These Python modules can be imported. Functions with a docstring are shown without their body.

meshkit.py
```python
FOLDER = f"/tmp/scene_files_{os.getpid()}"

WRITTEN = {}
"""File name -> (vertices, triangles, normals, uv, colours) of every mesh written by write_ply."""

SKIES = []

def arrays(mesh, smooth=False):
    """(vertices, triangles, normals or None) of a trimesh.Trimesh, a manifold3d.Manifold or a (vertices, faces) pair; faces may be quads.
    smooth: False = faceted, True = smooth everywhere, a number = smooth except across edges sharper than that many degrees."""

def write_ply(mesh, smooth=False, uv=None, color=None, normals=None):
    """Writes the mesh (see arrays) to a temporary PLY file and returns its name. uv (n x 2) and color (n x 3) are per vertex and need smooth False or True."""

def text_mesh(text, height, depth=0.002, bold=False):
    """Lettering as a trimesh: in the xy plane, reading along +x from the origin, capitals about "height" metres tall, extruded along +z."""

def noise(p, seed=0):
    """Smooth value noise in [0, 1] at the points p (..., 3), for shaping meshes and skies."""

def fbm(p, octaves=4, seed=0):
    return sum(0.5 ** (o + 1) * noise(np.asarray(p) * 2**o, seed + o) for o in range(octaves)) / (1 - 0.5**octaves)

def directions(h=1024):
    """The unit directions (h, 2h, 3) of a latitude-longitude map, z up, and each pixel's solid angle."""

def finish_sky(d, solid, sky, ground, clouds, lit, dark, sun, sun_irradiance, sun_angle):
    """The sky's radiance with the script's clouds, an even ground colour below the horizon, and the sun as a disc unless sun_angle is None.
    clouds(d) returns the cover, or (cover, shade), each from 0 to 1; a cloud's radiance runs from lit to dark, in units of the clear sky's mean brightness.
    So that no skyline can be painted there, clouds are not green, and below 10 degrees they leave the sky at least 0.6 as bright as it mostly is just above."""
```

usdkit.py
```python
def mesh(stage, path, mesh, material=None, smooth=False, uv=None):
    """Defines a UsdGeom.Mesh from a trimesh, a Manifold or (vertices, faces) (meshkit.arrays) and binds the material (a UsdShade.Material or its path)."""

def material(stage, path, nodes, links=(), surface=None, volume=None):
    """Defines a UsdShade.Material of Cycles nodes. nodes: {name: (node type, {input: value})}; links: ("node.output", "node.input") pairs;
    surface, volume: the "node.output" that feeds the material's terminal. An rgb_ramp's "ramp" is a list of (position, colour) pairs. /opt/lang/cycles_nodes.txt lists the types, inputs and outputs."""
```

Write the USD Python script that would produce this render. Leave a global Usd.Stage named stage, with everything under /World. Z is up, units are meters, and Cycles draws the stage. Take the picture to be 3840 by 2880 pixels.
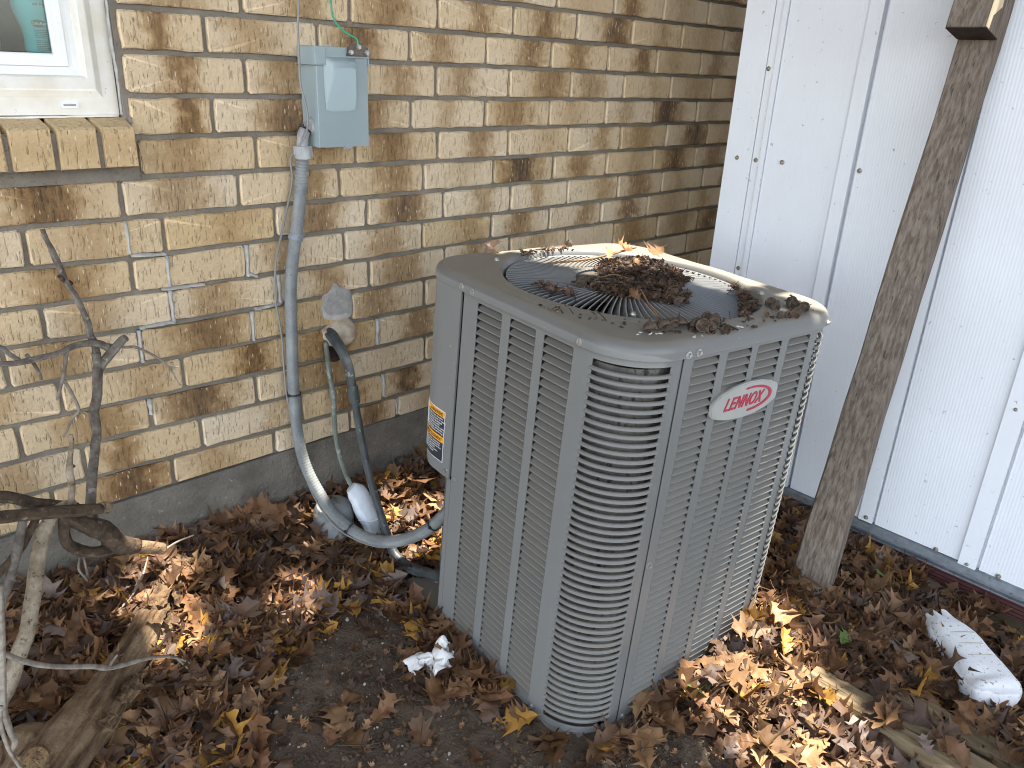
import math, random
import numpy as np, trimesh, usdkit, meshkit
from pxr import Usd, UsdGeom, UsdLux, UsdShade, Gf, Sdf, Vt
from shapely.geometry import Polygon, Point, box as sbox
from shapely import affinity
from shapely.ops import unary_union

stage = Usd.Stage.CreateInMemory()
UsdGeom.SetStageUpAxis(stage, UsdGeom.Tokens.z)
UsdGeom.SetStageMetersPerUnit(stage, 1.0)
UsdGeom.Xform.Define(stage, '/World')
UsdGeom.Scope.Define(stage, '/World/Looks')
rng = np.random.default_rng(7)
random.seed(7)

# ------------------------------------------------------------------ camera, sky, sun, exposure
EXPOSURE = 2.36
SKY = 0.15
SUN_I = 1.05
SUN_EL, SUN_AZ = math.radians(74), math.radians(-20)          # azimuth measured from +x towards +y
SUN = np.array([math.cos(SUN_EL) * math.cos(SUN_AZ), math.cos(SUN_EL) * math.sin(SUN_AZ), math.sin(SUN_EL)])
cam = UsdGeom.Camera.Define(stage, '/World/camera')
cam.CreateHorizontalApertureAttr(36.0); cam.CreateVerticalApertureAttr(27.0)
cam.CreateFocalLengthAttr(36.0 * 2937.86 / 3840)
cam.CreateClippingRangeAttr(Gf.Vec2f(0.02, 300))
cam.CreateExposureAttr(EXPOSURE)
R_ = np.array([0.7314934937, -0.6803140190, 0.0457176576]); D_ = np.array([-0.2277980490, -0.3070309949, -0.9240346406]); F_ = np.array([0.6426704179, 0.6655109344, -0.3795653814])
EYE = np.array([0.0, -1.64163, 1.19177])
cm = Gf.Matrix4d(1.0)
for i, r in enumerate((R_, -D_, -F_)):
    cm.SetRow(i, Gf.Vec4d(*r, 0))
cm.SetRow(3, Gf.Vec4d(*EYE, 1))
cam.AddTransformOp().Set(cm)

dome = UsdLux.DomeLight.Define(stage, '/World/sky')
sky_mat = usdkit.material(stage, '/World/Looks/sky', {
    's': ('sky_texture', {'sky_type': 'single_scattering', 'sun_disc': False, 'sun_elevation': SUN_EL, 'sun_rotation': math.atan2(SUN[0], SUN[1])}),
    'h': ('hsv', {'saturation': .50, 'value': 1.0}), 'w': ('mix', {'mix_type': 'multiply', 'fac': 1.0, 'color2': (1.0, .985, .96)}),
    'b': ('background_shader', {'strength': SKY})}, [('s.color', 'h.color'), ('h.color', 'w.color1'), ('w.color', 'b.color')], surface='b.background')
UsdShade.MaterialBindingAPI.Apply(dome.GetPrim()).Bind(sky_mat)
sun = UsdLux.DistantLight.Define(stage, '/World/sun')
sun.CreateIntensityAttr(SUN_I); sun.CreateAngleAttr(0.5); sun.CreateNormalizeAttr(True); sun.CreateColorAttr(Gf.Vec3f(1.0, 0.93, 0.82))
z_ = SUN; x_ = np.cross([0, 1, 0], z_); x_ /= np.linalg.norm(x_); y_ = np.cross(z_, x_)
sm = Gf.Matrix4d(1.0)
for i, r in enumerate((x_, y_, z_)):
    sm.SetRow(i, Gf.Vec4d(*r, 0))
sm.SetRow(3, Gf.Vec4d(3, -2, 9, 1))
sun.AddTransformOp().Set(sm)

# ------------------------------------------------------------------ prim helpers
used = {}
def numbered(parent, name):
    k = (str(parent), name); n = used.get(k, -1) + 1; used[k] = n
    return f'{parent}/{name}' if n == 0 else f'{parent}/{name}_{n:03d}'
def tag(prim, label=None, category=None, group=None, kind=None):
    for k, v in (('label', label), ('category', category), ('group', group), ('kind', kind)):
        if v:
            prim.SetCustomDataByKey(k, v)
def thing(name, label, category, group=None, kind=None, matrix=None, loc=None):
    x = UsdGeom.Xform.Define(stage, numbered('/World', name))
    if matrix is not None:
        x.AddTransformOp().Set(matrix)
    if loc is not None:
        x.AddTranslateOp().Set(Gf.Vec3d(*map(float, loc)))
    tag(x.GetPrim(), label, category, group, kind)
    return str(x.GetPath())
def obj(parent, name, mesh, mat, smooth=False, uv=None, prim=None, label=None, kind=None):
    path = numbered(parent or '/World', name)
    m = usdkit.mesh(stage, path, mesh, mat, smooth, uv)
    if prim:
        n = len(m.GetPointsAttr().Get())
        for k, v in prim.items():
            UsdGeom.PrimvarsAPI(m).CreatePrimvar(k, Sdf.ValueTypeNames.Float3Array, 'vertex').Set(Vt.Vec3fArray([Gf.Vec3f(*map(float, v))] * n))
    if label or kind:
        tag(m.GetPrim(), label, None, None, kind)
    return path
def top(name, mesh, mat, label, category=None, group=None, kind=None, smooth=False, uv=None):
    p = obj(None, name, mesh, mat, smooth, uv)
    tag(stage.GetPrimAtPath(p), label, category, group, kind)
    return p
def empty(parent, name):
    x = UsdGeom.Xform.Define(stage, numbered(parent, name)); return str(x.GetPath())

# ------------------------------------------------------------------ mesh helpers
cat = lambda ms: trimesh.util.concatenate(list(ms))
def bx(x0, x1, y0, y1, z0, z1):
    b = trimesh.creation.box([x1 - x0, y1 - y0, z1 - z0]); b.apply_translation([(x0 + x1) / 2, (y0 + y1) / 2, (z0 + z1) / 2]); return b
def rbox(x0, x1, y0, y1, z0, z1, r):
    """box with rounded edges, as the hull of small spheres"""
    s = trimesh.creation.icosphere(1, r).vertices
    c = np.array([[x, y, z] for x in (x0 + r, x1 - r) for y in (y0 + r, y1 - r) for z in (z0 + r, z1 - r)])
    return trimesh.convex.convex_hull((c[:, None] + s[None]).reshape(-1, 3))
def xf(mesh, M):
    m = mesh.copy(); m.apply_transform(M); return m
def T4(x, y, z):
    return trimesh.transformations.translation_matrix([x, y, z])
def R4(a, ax):
    return trimesh.transformations.rotation_matrix(a, ax)
def spline(P, n=6):
    P = np.asarray(P, float)
    if len(P) < 3:
        t = np.linspace(0, 1, n + 1)[:, None]; return P[0] * (1 - t) + P[-1] * t
    Q = np.vstack([2 * P[0] - P[1], P, 2 * P[-1] - P[-2]]); out = []
    for i in range(1, len(Q) - 2):
        p0, p1, p2, p3 = Q[i - 1:i + 3]
        for t in np.arange(n) / n:
            out.append(.5 * ((2 * p1) + (-p0 + p2) * t + (2 * p0 - 5 * p1 + 4 * p2 - p3) * t * t + (-p0 + 3 * p1 - 3 * p2 + p3) * t ** 3))
    out.append(P[-1]); return np.array(out)
def tube(path, rad, n=10, bump=0.0, seed=0, freq=60.0, cap=True, ell=1.0, stretch=1.0):
    """a swept tube along a polyline; bump roughens it with noise"""
    P = np.asarray(path, float); m = len(P)
    rad = np.interp(np.linspace(0, 1, m), np.linspace(0, 1, len(np.atleast_1d(rad))), np.atleast_1d(rad))
    t = np.gradient(P, axis=0); t /= np.linalg.norm(t, axis=1, keepdims=True) + 1e-12
    ref = np.array([0, 0, 1.0]) if abs(t[0, 2]) < .8 else np.array([1.0, 0, 0])
    u = np.cross(t[0], ref); u /= np.linalg.norm(u); U = [u]
    for i in range(1, m):
        v = U[-1] - t[i] * (U[-1] @ t[i]); U.append(v / (np.linalg.norm(v) + 1e-12))
    U = np.array(U); V = np.cross(t, U)
    a = np.linspace(0, 2 * np.pi, n, endpoint=False)
    ring = U[:, None] * np.cos(a)[None, :, None] + V[:, None] * (np.sin(a) * ell)[None, :, None]
    r = rad[:, None, None] * np.ones((m, n, 1))
    if bump:
        q = np.stack([np.broadcast_to((np.cumsum(np.r_[0, np.linalg.norm(np.diff(P, axis=0), axis=1)]))[:, None] / stretch, (m, n)), np.broadcast_to(np.cos(a) * rad.mean(), (m, n)), np.broadcast_to(np.sin(a) * rad.mean(), (m, n))], -1)
        r = r * (1 + bump * (meshkit.fbm(q * freq + 17.3 * seed, 3, seed)[..., None] - .5) * 2)
    X = P[:, None] + ring * r
    v = X.reshape(-1, 3); f = []
    i, j = np.meshgrid(np.arange(m - 1), np.arange(n), indexing='ij'); i, j = i.ravel(), j.ravel(); k = (j + 1) % n
    A, B, C, Dd = i * n + j, i * n + k, (i + 1) * n + k, (i + 1) * n + j
    f = np.vstack([np.c_[A, B, C], np.c_[A, C, Dd]])
    if cap:
        c0, c1 = len(v), len(v) + 1
        v = np.vstack([v, P[0], P[-1]]); jj = np.arange(n); kk = (jj + 1) % n
        f = np.vstack([f, np.c_[np.full(n, c0), kk, jj], np.c_[np.full(n, c1), (m - 1) * n + jj, (m - 1) * n + kk]])
    return trimesh.Trimesh(v, f, process=False)
def grid(fn, us, vs, flip=False):
    """surface fn(u, v) -> point over the grid us x vs"""
    X = np.array([[fn(u, v) for v in vs] for u in us]); m, n = len(us), len(vs)
    i, j = np.meshgrid(np.arange(m - 1), np.arange(n - 1), indexing='ij'); a = (i * n + j).ravel(); b = a + 1; c = a + n + 1; d = a + n
    f = np.vstack([np.c_[a, b, c], np.c_[a, c, d]])
    return trimesh.Trimesh(X.reshape(-1, 3), f[:, ::-1] if flip else f, process=False)
def lathe(prof, n=16):
    """profile of (radius, z) turned about z"""
    a = np.linspace(0, 2 * np.pi, n + 1)[:-1]; prof = np.asarray(prof, float); m = len(prof)
    v = np.stack([prof[:, 0][:, None] * np.cos(a), prof[:, 0][:, None] * np.sin(a), np.broadcast_to(prof[:, 1][:, None], (m, n))], -1).reshape(-1, 3)
    i, j = np.meshgrid(np.arange(m - 1), np.arange(n), indexing='ij'); i, j = i.ravel(), j.ravel(); k = (j + 1) % n
    return trimesh.Trimesh(v, np.vstack([np.c_[i * n + j, i * n + k, (i + 1) * n + k], np.c_[i * n + j, (i + 1) * n + k, (i + 1) * n + j]]), process=False)
def extrude(poly, t):
    gs = getattr(poly, 'geoms', [poly])
    return cat(trimesh.creation.extrude_polygon(g, t, engine='earcut') for g in gs if g.area > 1e-10)
def hull(pts):
    return trimesh.convex.convex_hull(np.asarray(pts, float))
def rough(mesh, amp, freq, seed=0, n=0):
    m = mesh.copy()
    for _ in range(n):
        m = m.subdivide()
    m = trimesh.Trimesh(m.vertices, m.faces, process=True)
    d = meshkit.fbm(np.asarray(m.vertices) * freq + seed * 9.7, 3, seed) - .5
    m.vertices = m.vertices + m.vertex_normals * (d * 2 * amp)[:, None]
    return m

# ------------------------------------------------------------------ materials
def mat(name, nodes, links=(), surface='p.BSDF'):
    return usdkit.material(stage, '/World/Looks/' + name, nodes, links, surface=surface)
def plain(name, c, rough=.5, metallic=0.0, spec=.5, **k):
    return mat(name, {'p': ('principled_bsdf', {'base_color': c, 'roughness': rough, 'metallic': metallic, 'specular_ior_level': spec, **k})})
def noisy(name, c1, c2, scale=8, rough=.7, detail=4, lo=.35, hi=.65, stretch=None, bump=0.0, bscale=None, bdist=.001, spec=.35, metallic=0.0, coord='geometry.position', c3=None, r3=.8, s3=None):
    """two colours mixed by noise, with fine bump of its own"""
    N = {'g': ('geometry', {}), 'tc': ('texture_coordinate', {}), 'm': ('mapping', {'scale': stretch or (1, 1, 1)}),
         'n': ('noise_texture', {'scale': scale, 'detail': detail, 'roughness': .6}),
         'r': ('rgb_ramp', {'ramp': [(0, c1), (lo, c1), (hi, c2), (1, c2)]}),
         'p': ('principled_bsdf', {'roughness': rough, 'specular_ior_level': spec, 'metallic': metallic})}
    src = 'g.position' if coord == 'geometry.position' else 'tc.' + coord
    Lk = [(src, 'm.vector'), ('m.vector', 'n.vector'), ('n.fac', 'r.fac')]
    last = 'r.color'
    if c3 is not None:
        N['n3'] = ('noise_texture', {'scale': s3 or scale * 4, 'detail': 3.0, 'roughness': .7})
        N['r3'] = ('rgb_ramp', {'ramp': [(0, (0, 0, 0)), (r3 - .06, (0, 0, 0)), (r3 + .04, (1, 1, 1)), (1, (1, 1, 1))]})
        N['x3'] = ('mix', {'color2': c3})
        Lk += [('m.vector', 'n3.vector'), ('n3.fac', 'r3.fac'), ('r3.color', 'x3.fac'), (last, 'x3.color1')]
        last = 'x3.color'
    Lk.append((last, 'p.base_color'))
    if bump:
        N['nb'] = ('noise_texture', {'scale': bscale or scale * 6, 'detail': 5.0, 'roughness': .65})
        N['b'] = ('bump', {'strength': bump, 'distance': bdist})
        Lk += [('m.vector', 'nb.vector'), ('nb.fac', 'b.height'), ('b.normal', 'p.normal')]
    return mat(name, N, Lk)

# bricks: buff faces with a flashed brown band (centre, width and depth per brick), drag scratches and pits
def brick_material():
    N = {'uv': ('uvmap', {'attribute': 'st'}), 't': ('attribute', {'attribute': 'tone'}), 't2': ('attribute', {'attribute': 'tone2'}), 'g': ('geometry', {}),
         'su': ('separate_xyz', {}), 'st': ('separate_xyz', {}), 'st2': ('separate_xyz', {}),
         'nw': ('noise_texture', {'scale': 26.0, 'detail': 4.0, 'roughness': .6}),
         'mv': ('mapping', {'scale': (1.0, 1.0, .22)}), 'nv': ('noise_texture', {'scale': 120.0, 'detail': 3.0, 'roughness': .7}),
         'wob': ('math', {'math_type': 'multiply_add', 'value2': .55, 'value3': -.275}), 'uw': ('math', {'math_type': 'add'}),
         'd1': ('math', {'math_type': 'subtract'}), 'q1': ('math', {'math_type': 'divide'}), 'sq1': ('math', {'math_type': 'multiply'}), 'neg1': ('math', {'math_type': 'multiply', 'value2': -1.0}), 'e1': ('math', {'math_type': 'exponent'}),
         'm1': ('math', {'math_type': 'multiply'}),
         'gr': ('math', {'math_type': 'multiply_add', 'value2': 1.1, 'value3': .45}), 'm2': ('math', {'math_type': 'multiply', 'use_clamp': True}),
         'ncol': ('noise_texture', {'scale': 9.0, 'detail': 3.0}),
         'base': ('mix', {'color1': (.60, .455, .28), 'color2': (.64, .55, .42)}), 
         'warm': ('mix', {'mix_type': 'mix', 'color2': (.50, .345, .165)}), 'wf': ('math', {'math_type': 'multiply', 'value2': .75}),
         'rp': ('rgb_ramp', {'ramp': [(0, (1, 1, 1)), (.30, (.66, .58, .47)), (.62, (.40, .31, .22)), (1, (.13, .10, .085))]}),
         'mul': ('mix', {'mix_type': 'multiply', 'fac': 1.0}),
         'pt': ('voronoi_texture', {'scale': 260.0, 'randomness': 1.0}), 'pr': ('rgb_ramp', {'ramp': [(0, (1, 1, 1)), (.11, (1, 1, 1)), (.20, (0, 0, 0)), (1, (0, 0, 0))]}),
         'pn': ('noise_texture', {'scale': 55.0, 'detail': 2.0}), 'pnr': ('rgb_ramp', {'ramp': [(0, (0, 0, 0)), (.47, (0, 0, 0)), (.62, (1, 1, 1)), (1, (1, 1, 1))]}), 'pm': ('mix', {'mix_type': 'multiply', 'fac': 1.0}),
         'pc': ('mix', {'color2': (.24, .17, .105)}),
         'lp': ('voronoi_texture', {'scale': 120.0}), 'lr': ('rgb_ramp', {'ramp': [(0, (.85, .85, .85)), (.11, (.8, .8, .8)), (.17, (0, 0, 0)), (1, (0, 0, 0))]}), 'lc': ('mix', {'color2': (.62, .52, .38)}),
         'mvv': ('mapping', {'scale': (1.0, 1.0, .16)}), 'sc': ('noise_texture', {'scale': 210.0, 'detail': 1.5, 'roughness': .5}), 'scr': ('rgb_ramp', {'ramp': [(0, (0, 0, 0)), (.60, (0, 0, 0)), (.72, (1, 1, 1)), (1, (1, 1, 1))]}),
         'h1': ('math', {'math_type': 'multiply_add', 'value2': .9}), 'h2': ('math', {'math_type': 'multiply_add', 'value2': -1.0}), 'nh': ('noise_texture', {'scale': 90.0, 'detail': 5.0, 'roughness': .6}),
         'b': ('bump', {'strength': 1.0, 'distance': .004}), 'p': ('principled_bsdf', {'roughness': .82, 'specular_ior_level': .3})}
    Lk = [('uv.UV', 'su.vector'), ('t.vector', 'st.vector'), ('t2.vector', 'st2.vector'), ('g.position', 'nw.vector'), ('g.position', 'mv.vector'), ('mv.vector', 'nv.vector'),
          ('nw.fac', 'wob.value1'), ('su.x', 'uw.value1'), ('wob.value', 'uw.value2'),
          ('uw.value', 'd1.value1'), ('st.y', 'd1.value2'), ('d1.value', 'q1.value1'), ('st2.x', 'q1.value2'), ('q1.value', 'sq1.value1'), ('q1.value', 'sq1.value2'), ('sq1.value', 'neg1.value1'), ('neg1.value', 'e1.value1'),
          ('e1.value', 'm1.value1'), ('st.z', 'm1.value2'), ('nv.fac', 'gr.value1'), ('m1.value', 'm2.value1'), ('gr.value', 'm2.value2'),
          ('g.position', 'ncol.vector'), ('ncol.fac', 'base.fac'), ('base.color', 'warm.color1'), ('st.x', 'wf.value1'), ('wf.value', 'warm.fac'),
          ('m2.value', 'rp.fac'), ('warm.color', 'mul.color1'), ('rp.color', 'mul.color2'),
          ('mvv.vector', 'pt.vector'), ('pt.distance', 'pr.fac'), ('g.position', 'pn.vector'), ('pn.fac', 'pnr.fac'), ('pr.color', 'pm.color1'), ('pnr.color', 'pm.color2'), ('mul.color', 'pc.color1'), ('pm.color', 'pc.fac'),
          ('mv.vector', 'lp.vector'), ('lp.distance', 'lr.fac'), ('lr.color', 'lc.fac'), ('pc.color', 'lc.color1'), ('lc.color', 'p.base_color'),
          ('g.position', 'mvv.vector'), ('mvv.vector', 'sc.vector'), ('sc.fac', 'scr.fac'), ('g.position', 'nh.vector'), ('scr.color', 'h1.value1'), ('nh.fac', 'h1.value3'), ('pm.color', 'h2.value1'), ('h1.value', 'h2.value3'),
          ('h2.value', 'b.height'), ('b.normal', 'p.normal')]
    return mat('brick', N, Lk)
M = {}
M['brick'] = brick_material()
M['mortar'] = noisy('mortar', (.165, .145, .115), (.235, .21, .17), 14, .9, bump=.9, bscale=260, bdist=.0025, c3=(.12, .11, .095), r3=.66, s3=120)
M['concrete'] = noisy('concrete', (.125, .112, .092), (.225, .205, .17), 9, .92, detail=7, bump=1.0, bscale=110, bdist=.010, c3=(.30, .29, .27), r3=.70, s3=45)
M['caulk'] = noisy('caulk', (.40, .39, .36), (.27, .26, .235), 60, .6, bump=.6, bscale=90, bdist=.002)
M['foam'] = noisy('foam', (.50, .43, .34), (.34, .27, .19), 40, .8, bump=.8, bscale=70, bdist=.004)
M['patch'] = noisy('cement_patch', (.27, .265, .25), (.36, .34, .31), 45, .9, bump=.9, bscale=60, bdist=.004)
M['vinyl'] = noisy('white_vinyl', (.78, .79, .79), (.72, .73, .72), 12, .45, bump=.05, spec=.5, c3=(.35, .31, .25), r3=.775, s3=90)
M['vinyl_old'] = noisy('aged_vinyl', (.74, .72, .66), (.66, .62, .52), 18, .5, spec=.45, c3=(.22, .19, .15), r3=.745, s3=110)
M['panel'] = noisy('white_painted_metal', (.63, .655, .69), (.595, .615, .645), 3, .38, spec=.5, c3=(.10, .085, .07), r3=.735, s3=62)
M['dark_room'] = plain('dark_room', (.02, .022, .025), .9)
M['jug_teal'] = plain('teal_plastic', (.10, .50, .50), .35)
M['label_dark'] = plain('dark_green_print', (.02, .12, .11), .6)
M['label_pale'] = plain('pale_print', (.62, .72, .70), .6)
M['cable_tan'] = plain('tan_cable', (.30, .24, .12), .5)
M['chrome_screw'] = noisy('zinc_screw', (.55, .55, .53), (.35, .34, .31), 300, .32, metallic=.85, spec=.5)
M['old_screw'] = noisy('tarnished_screw', (.40, .37, .30), (.20, .18, .14), 250, .35, metallic=.85, spec=.5)
M['galv'] = noisy('galvanised_steel', (.26, .285, .31), (.17, .185, .20), 35, .5, metallic=.45, c3=(.10, .09, .08), r3=.68, s3=60)
M['maroon'] = noisy('maroon_paint', (.085, .032, .03), (.06, .024, .023), 30, .5, c3=(.03, .02, .018), r3=.7)
M['skid'] = noisy('mossy_wood', (.11, .085, .045), (.075, .07, .03), 12, .9, stretch=(8, 1, 8), bump=.8, bscale=80)
M['box'] = noisy('grey_enamel', (.255, .315, .325), (.235, .29, .30), 6, .38, spec=.5, bump=.04, bscale=300)
M['bronze'] = noisy('tarnished_bronze', (.16, .125, .10), (.09, .075, .065), 80, .45, metallic=.7)
M['green'] = plain('green_insulation', (.02, .27, .15), .4)
M['black'] = plain('black_plastic', (.02, .02, .022), .45)
M['cable_grey'] = plain('grey_cable', (.20, .195, .185), .5)
M['pvc'] = noisy('grey_pvc', (.33, .335, .33), (.26, .265, .26), 25, .5)
M['pvc_dark'] = noisy('grey_pipe_stub', (.24, .25, .25), (.17, .18, .18), 30, .5, c3=(.10, .08, .06), r3=.64, s3=40)
M['conduit'] = noisy('grey_conduit', (.225, .235, .23), (.145, .155, .155), 18, .5, bump=.1, c3=(.04, .04, .04), r3=.66, s3=330)
M['pipe'] = noisy('weathered_pipe_insulation', (.062, .070, .068), (.032, .035, .036), 30, .42, bump=.5, bscale=60, bdist=.003, c3=(.17, .195, .185), r3=.66, s3=40)
M['liquid_line'] = noisy('verdigris_copper', (.16, .19, .17), (.10, .10, .075), 35, .55, bump=.3, c3=(.30, .30, .24), r3=.64, s3=60)
M['tape'] = noisy('white_wrap', (.62, .66, .70), (.50, .54, .58), 22, .6, bump=.5, bscale=45, bdist=.004, c3=(.36, .34, .30), r3=.72)
def ac_paint(name, dust_and_light, pa=(.124, .126, .121), pb=(.143, .145, .139), pd=(.19, .167, .13)):
    N = {'g': ('geometry', {}), 'n': ('noise_texture', {'scale': 5.0, 'detail': 4.0}), 'r': ('rgb_ramp', {'ramp': [(0, pa), (1, pb)]}),
         'sn': ('separate_xyz', {}), 'up': ('map_range', {'from_min': .55, 'from_max': .95, 'to_min': 0, 'to_max': dust_and_light, 'clamp': True}),
         'dn': ('noise_texture', {'scale': 9.0, 'detail': 6.0, 'roughness': .65}), 'dr': ('rgb_ramp', {'ramp': [(0, (.45, .45, .45)), (.35, (.5, .5, .5)), (.65, (1, 1, 1)), (1, (1, 1, 1))]}),
         'mm': ('math', {'math_type': 'multiply'}), 'mx': ('mix', {'color2': pd}),
         'sp': ('noise_texture', {'scale': 130.0, 'detail': 2.0}), 'spr': ('rgb_ramp', {'ramp': [(0, (0, 0, 0)), (.755, (0, 0, 0)), (.80, (.7, .7, .7)), (1, (.8, .8, .8))]}), 'mx2': ('mix', {'color2': (.42, .41, .38)}),
         'rr': ('map_range', {'from_min': 0, 'from_max': 1, 'to_min': .36, 'to_max': .62, 'clamp': True}), 'nb': ('noise_texture', {'scale': 500.0, 'detail': 2.0}), 'b': ('bump', {'strength': .08, 'distance': .0006}),
         'p': ('principled_bsdf', {'specular_ior_level': .5})}
    Lk = [('g.position', 'n.vector'), ('n.fac', 'r.fac'), ('g.normal', 'sn.vector'), ('sn.z', 'up.value'), ('g.position', 'dn.vector'), ('dn.fac', 'dr.fac'), ('up.result', 'mm.value1'), ('dr.color', 'mm.value2'),
          ('mm.value', 'mx.fac'), ('r.color', 'mx.color1'), ('g.position', 'sp.vector'), ('sp.fac', 'spr.fac'), ('spr.color', 'mx2.fac'), ('mx.color', 'mx2.color1'), ('mx2.color', 'p.base_color'), ('mm.value', 'rr.value'), ('rr.result', 'p.roughness'),
          ('g.position', 'nb.vector'), ('nb.fac', 'b.height'), ('b.normal', 'p.normal')]
    return mat(name, N, Lk)
M['ac'] = ac_paint('grey_paint', .9)
M['vane'] = ac_paint('vane_grey', 1.0, (.105, .11, .115), (.135, .14, .145), (.34, .31, .26))  # pale up-facing tone is dust plus sky light painted on the vane edges
M['hub'] = noisy('dirty_hub', (.125, .108, .088), (.06, .05, .04), 18, .85, detail=6, bump=.8, bscale=160, bdist=.003, c3=(.03, .022, .016), r3=.60, s3=70)

M['coil'] = noisy('coil_fins', (.060, .056, .048), (.125, .118, .10), 30, .55, detail=5, stretch=(1, 1, .6), metallic=.35, bump=.5, bscale=420, bdist=.002, c3=(.02, .018, .015), r3=.62, s3=60)
M['dark_metal'] = plain('dark_interior', (.012, .012, .013), .7)
M['badge'] = noisy('badge_silver', (.33, .33, .305), (.28, .28, .26), 10, .42, metallic=.1)
M['badge_red'] = plain('badge_red', (.30, .012, .035), .45)
M['label_black'] = plain('label_black', (.012, .015, .02), .5)
M['label_orange'] = plain('label_orange', (.75, .33, .015), .5)
M['label_white'] = plain('label_white', (.72, .72, .70), .5)
def wood(name, c1, c2, c3, axis_scale, scale=60, bump=.9, r3=.62, bdist=.003):
    return noisy(name, c1, c2, scale, .88, detail=6, lo=.38, hi=.62, stretch=axis_scale, bump=bump, bscale=scale * 1.7, bdist=bdist, c3=c3, r3=r3, s3=scale * .8, spec=.2)
M['post'] = wood('weathered_post', (.20, .168, .138), (.105, .080, .062), (.055, .047, .042), (1.0, 1.0, .10), 130, 1.0, .66)
M['post_end'] = wood('dark_end_grain', (.045, .03, .022), (.03, .02, .016), (.02, .014, .012), (1, 1, 1), 60)
M['timber'] = wood('weathered_timber', (.235, .178, .105), (.145, .105, .06), (.05, .038, .027), (1.0, .12, 1.0), 75, .9, .62)
def log_material():
    N = {'g': ('geometry', {}), 'm': ('mapping', {'mapping_type': 'texture', 'rotation': (0, 0, .80), 'scale': (7.0, 1.0, 1.0)}), 'n': ('noise_texture', {'scale': 55.0, 'detail': 7.0, 'roughness': .65}), 'r': ('rgb_ramp', {'ramp': [(0, (.045, .03, .02)), (.38, (.075, .048, .03)), (.49, (.175, .115, .066)), (.60, (.25, .18, .11)), (1, (.31, .24, .155))]}),
         'n2': ('noise_texture', {'scale': 16.0, 'detail': 4.0}), 'r2': ('rgb_ramp', {'ramp': [(0, (.62, .56, .5)), (.4, (.75, .70, .64)), (.6, (1, 1, 1)), (1, (1, 1, 1))]}), 'x': ('mix', {'mix_type': 'multiply', 'fac': 1.0}),
         'nb': ('noise_texture', {'scale': 80.0, 'detail': 6.0, 'roughness': .7}), 'ad': ('math', {'math_type': 'add'}), 'b': ('bump', {'strength': 1.0, 'distance': .010}), 'p': ('principled_bsdf', {'roughness': .92, 'specular_ior_level': .2})}
    return mat('log_bark', N, [('g.position', 'm.vector'), ('m.vector', 'n.vector'), ('n.fac', 'r.fac'), ('g.position', 'n2.vector'), ('n2.fac', 'r2.fac'), ('r.color', 'x.color1'), ('r2.color', 'x.color2'), ('x.color', 'p.base_color'), ('g.position', 'nb.vector'), ('nb.fac', 'ad.value1'), ('n.fac', 'ad.value2'), ('ad.value', 'b.height'), ('b.normal', 'p.normal')])
M['log'] = log_material()
M['cut_wood'] = noisy('cut_wood', (.20, .13, .06), (.09, .05, .025), 60, .9, bump=.8, bscale=90, bdist=.003, c3=(.03, .018, .01), r3=.6)
M['bark_grey'] = noisy('grey_bark', (.16, .14, .115), (.075, .06, .05), 60, .9, bump=1.0, bscale=140, bdist=.003, c3=(.30, .27, .22), r3=.66, s3=70, spec=.2)
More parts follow.
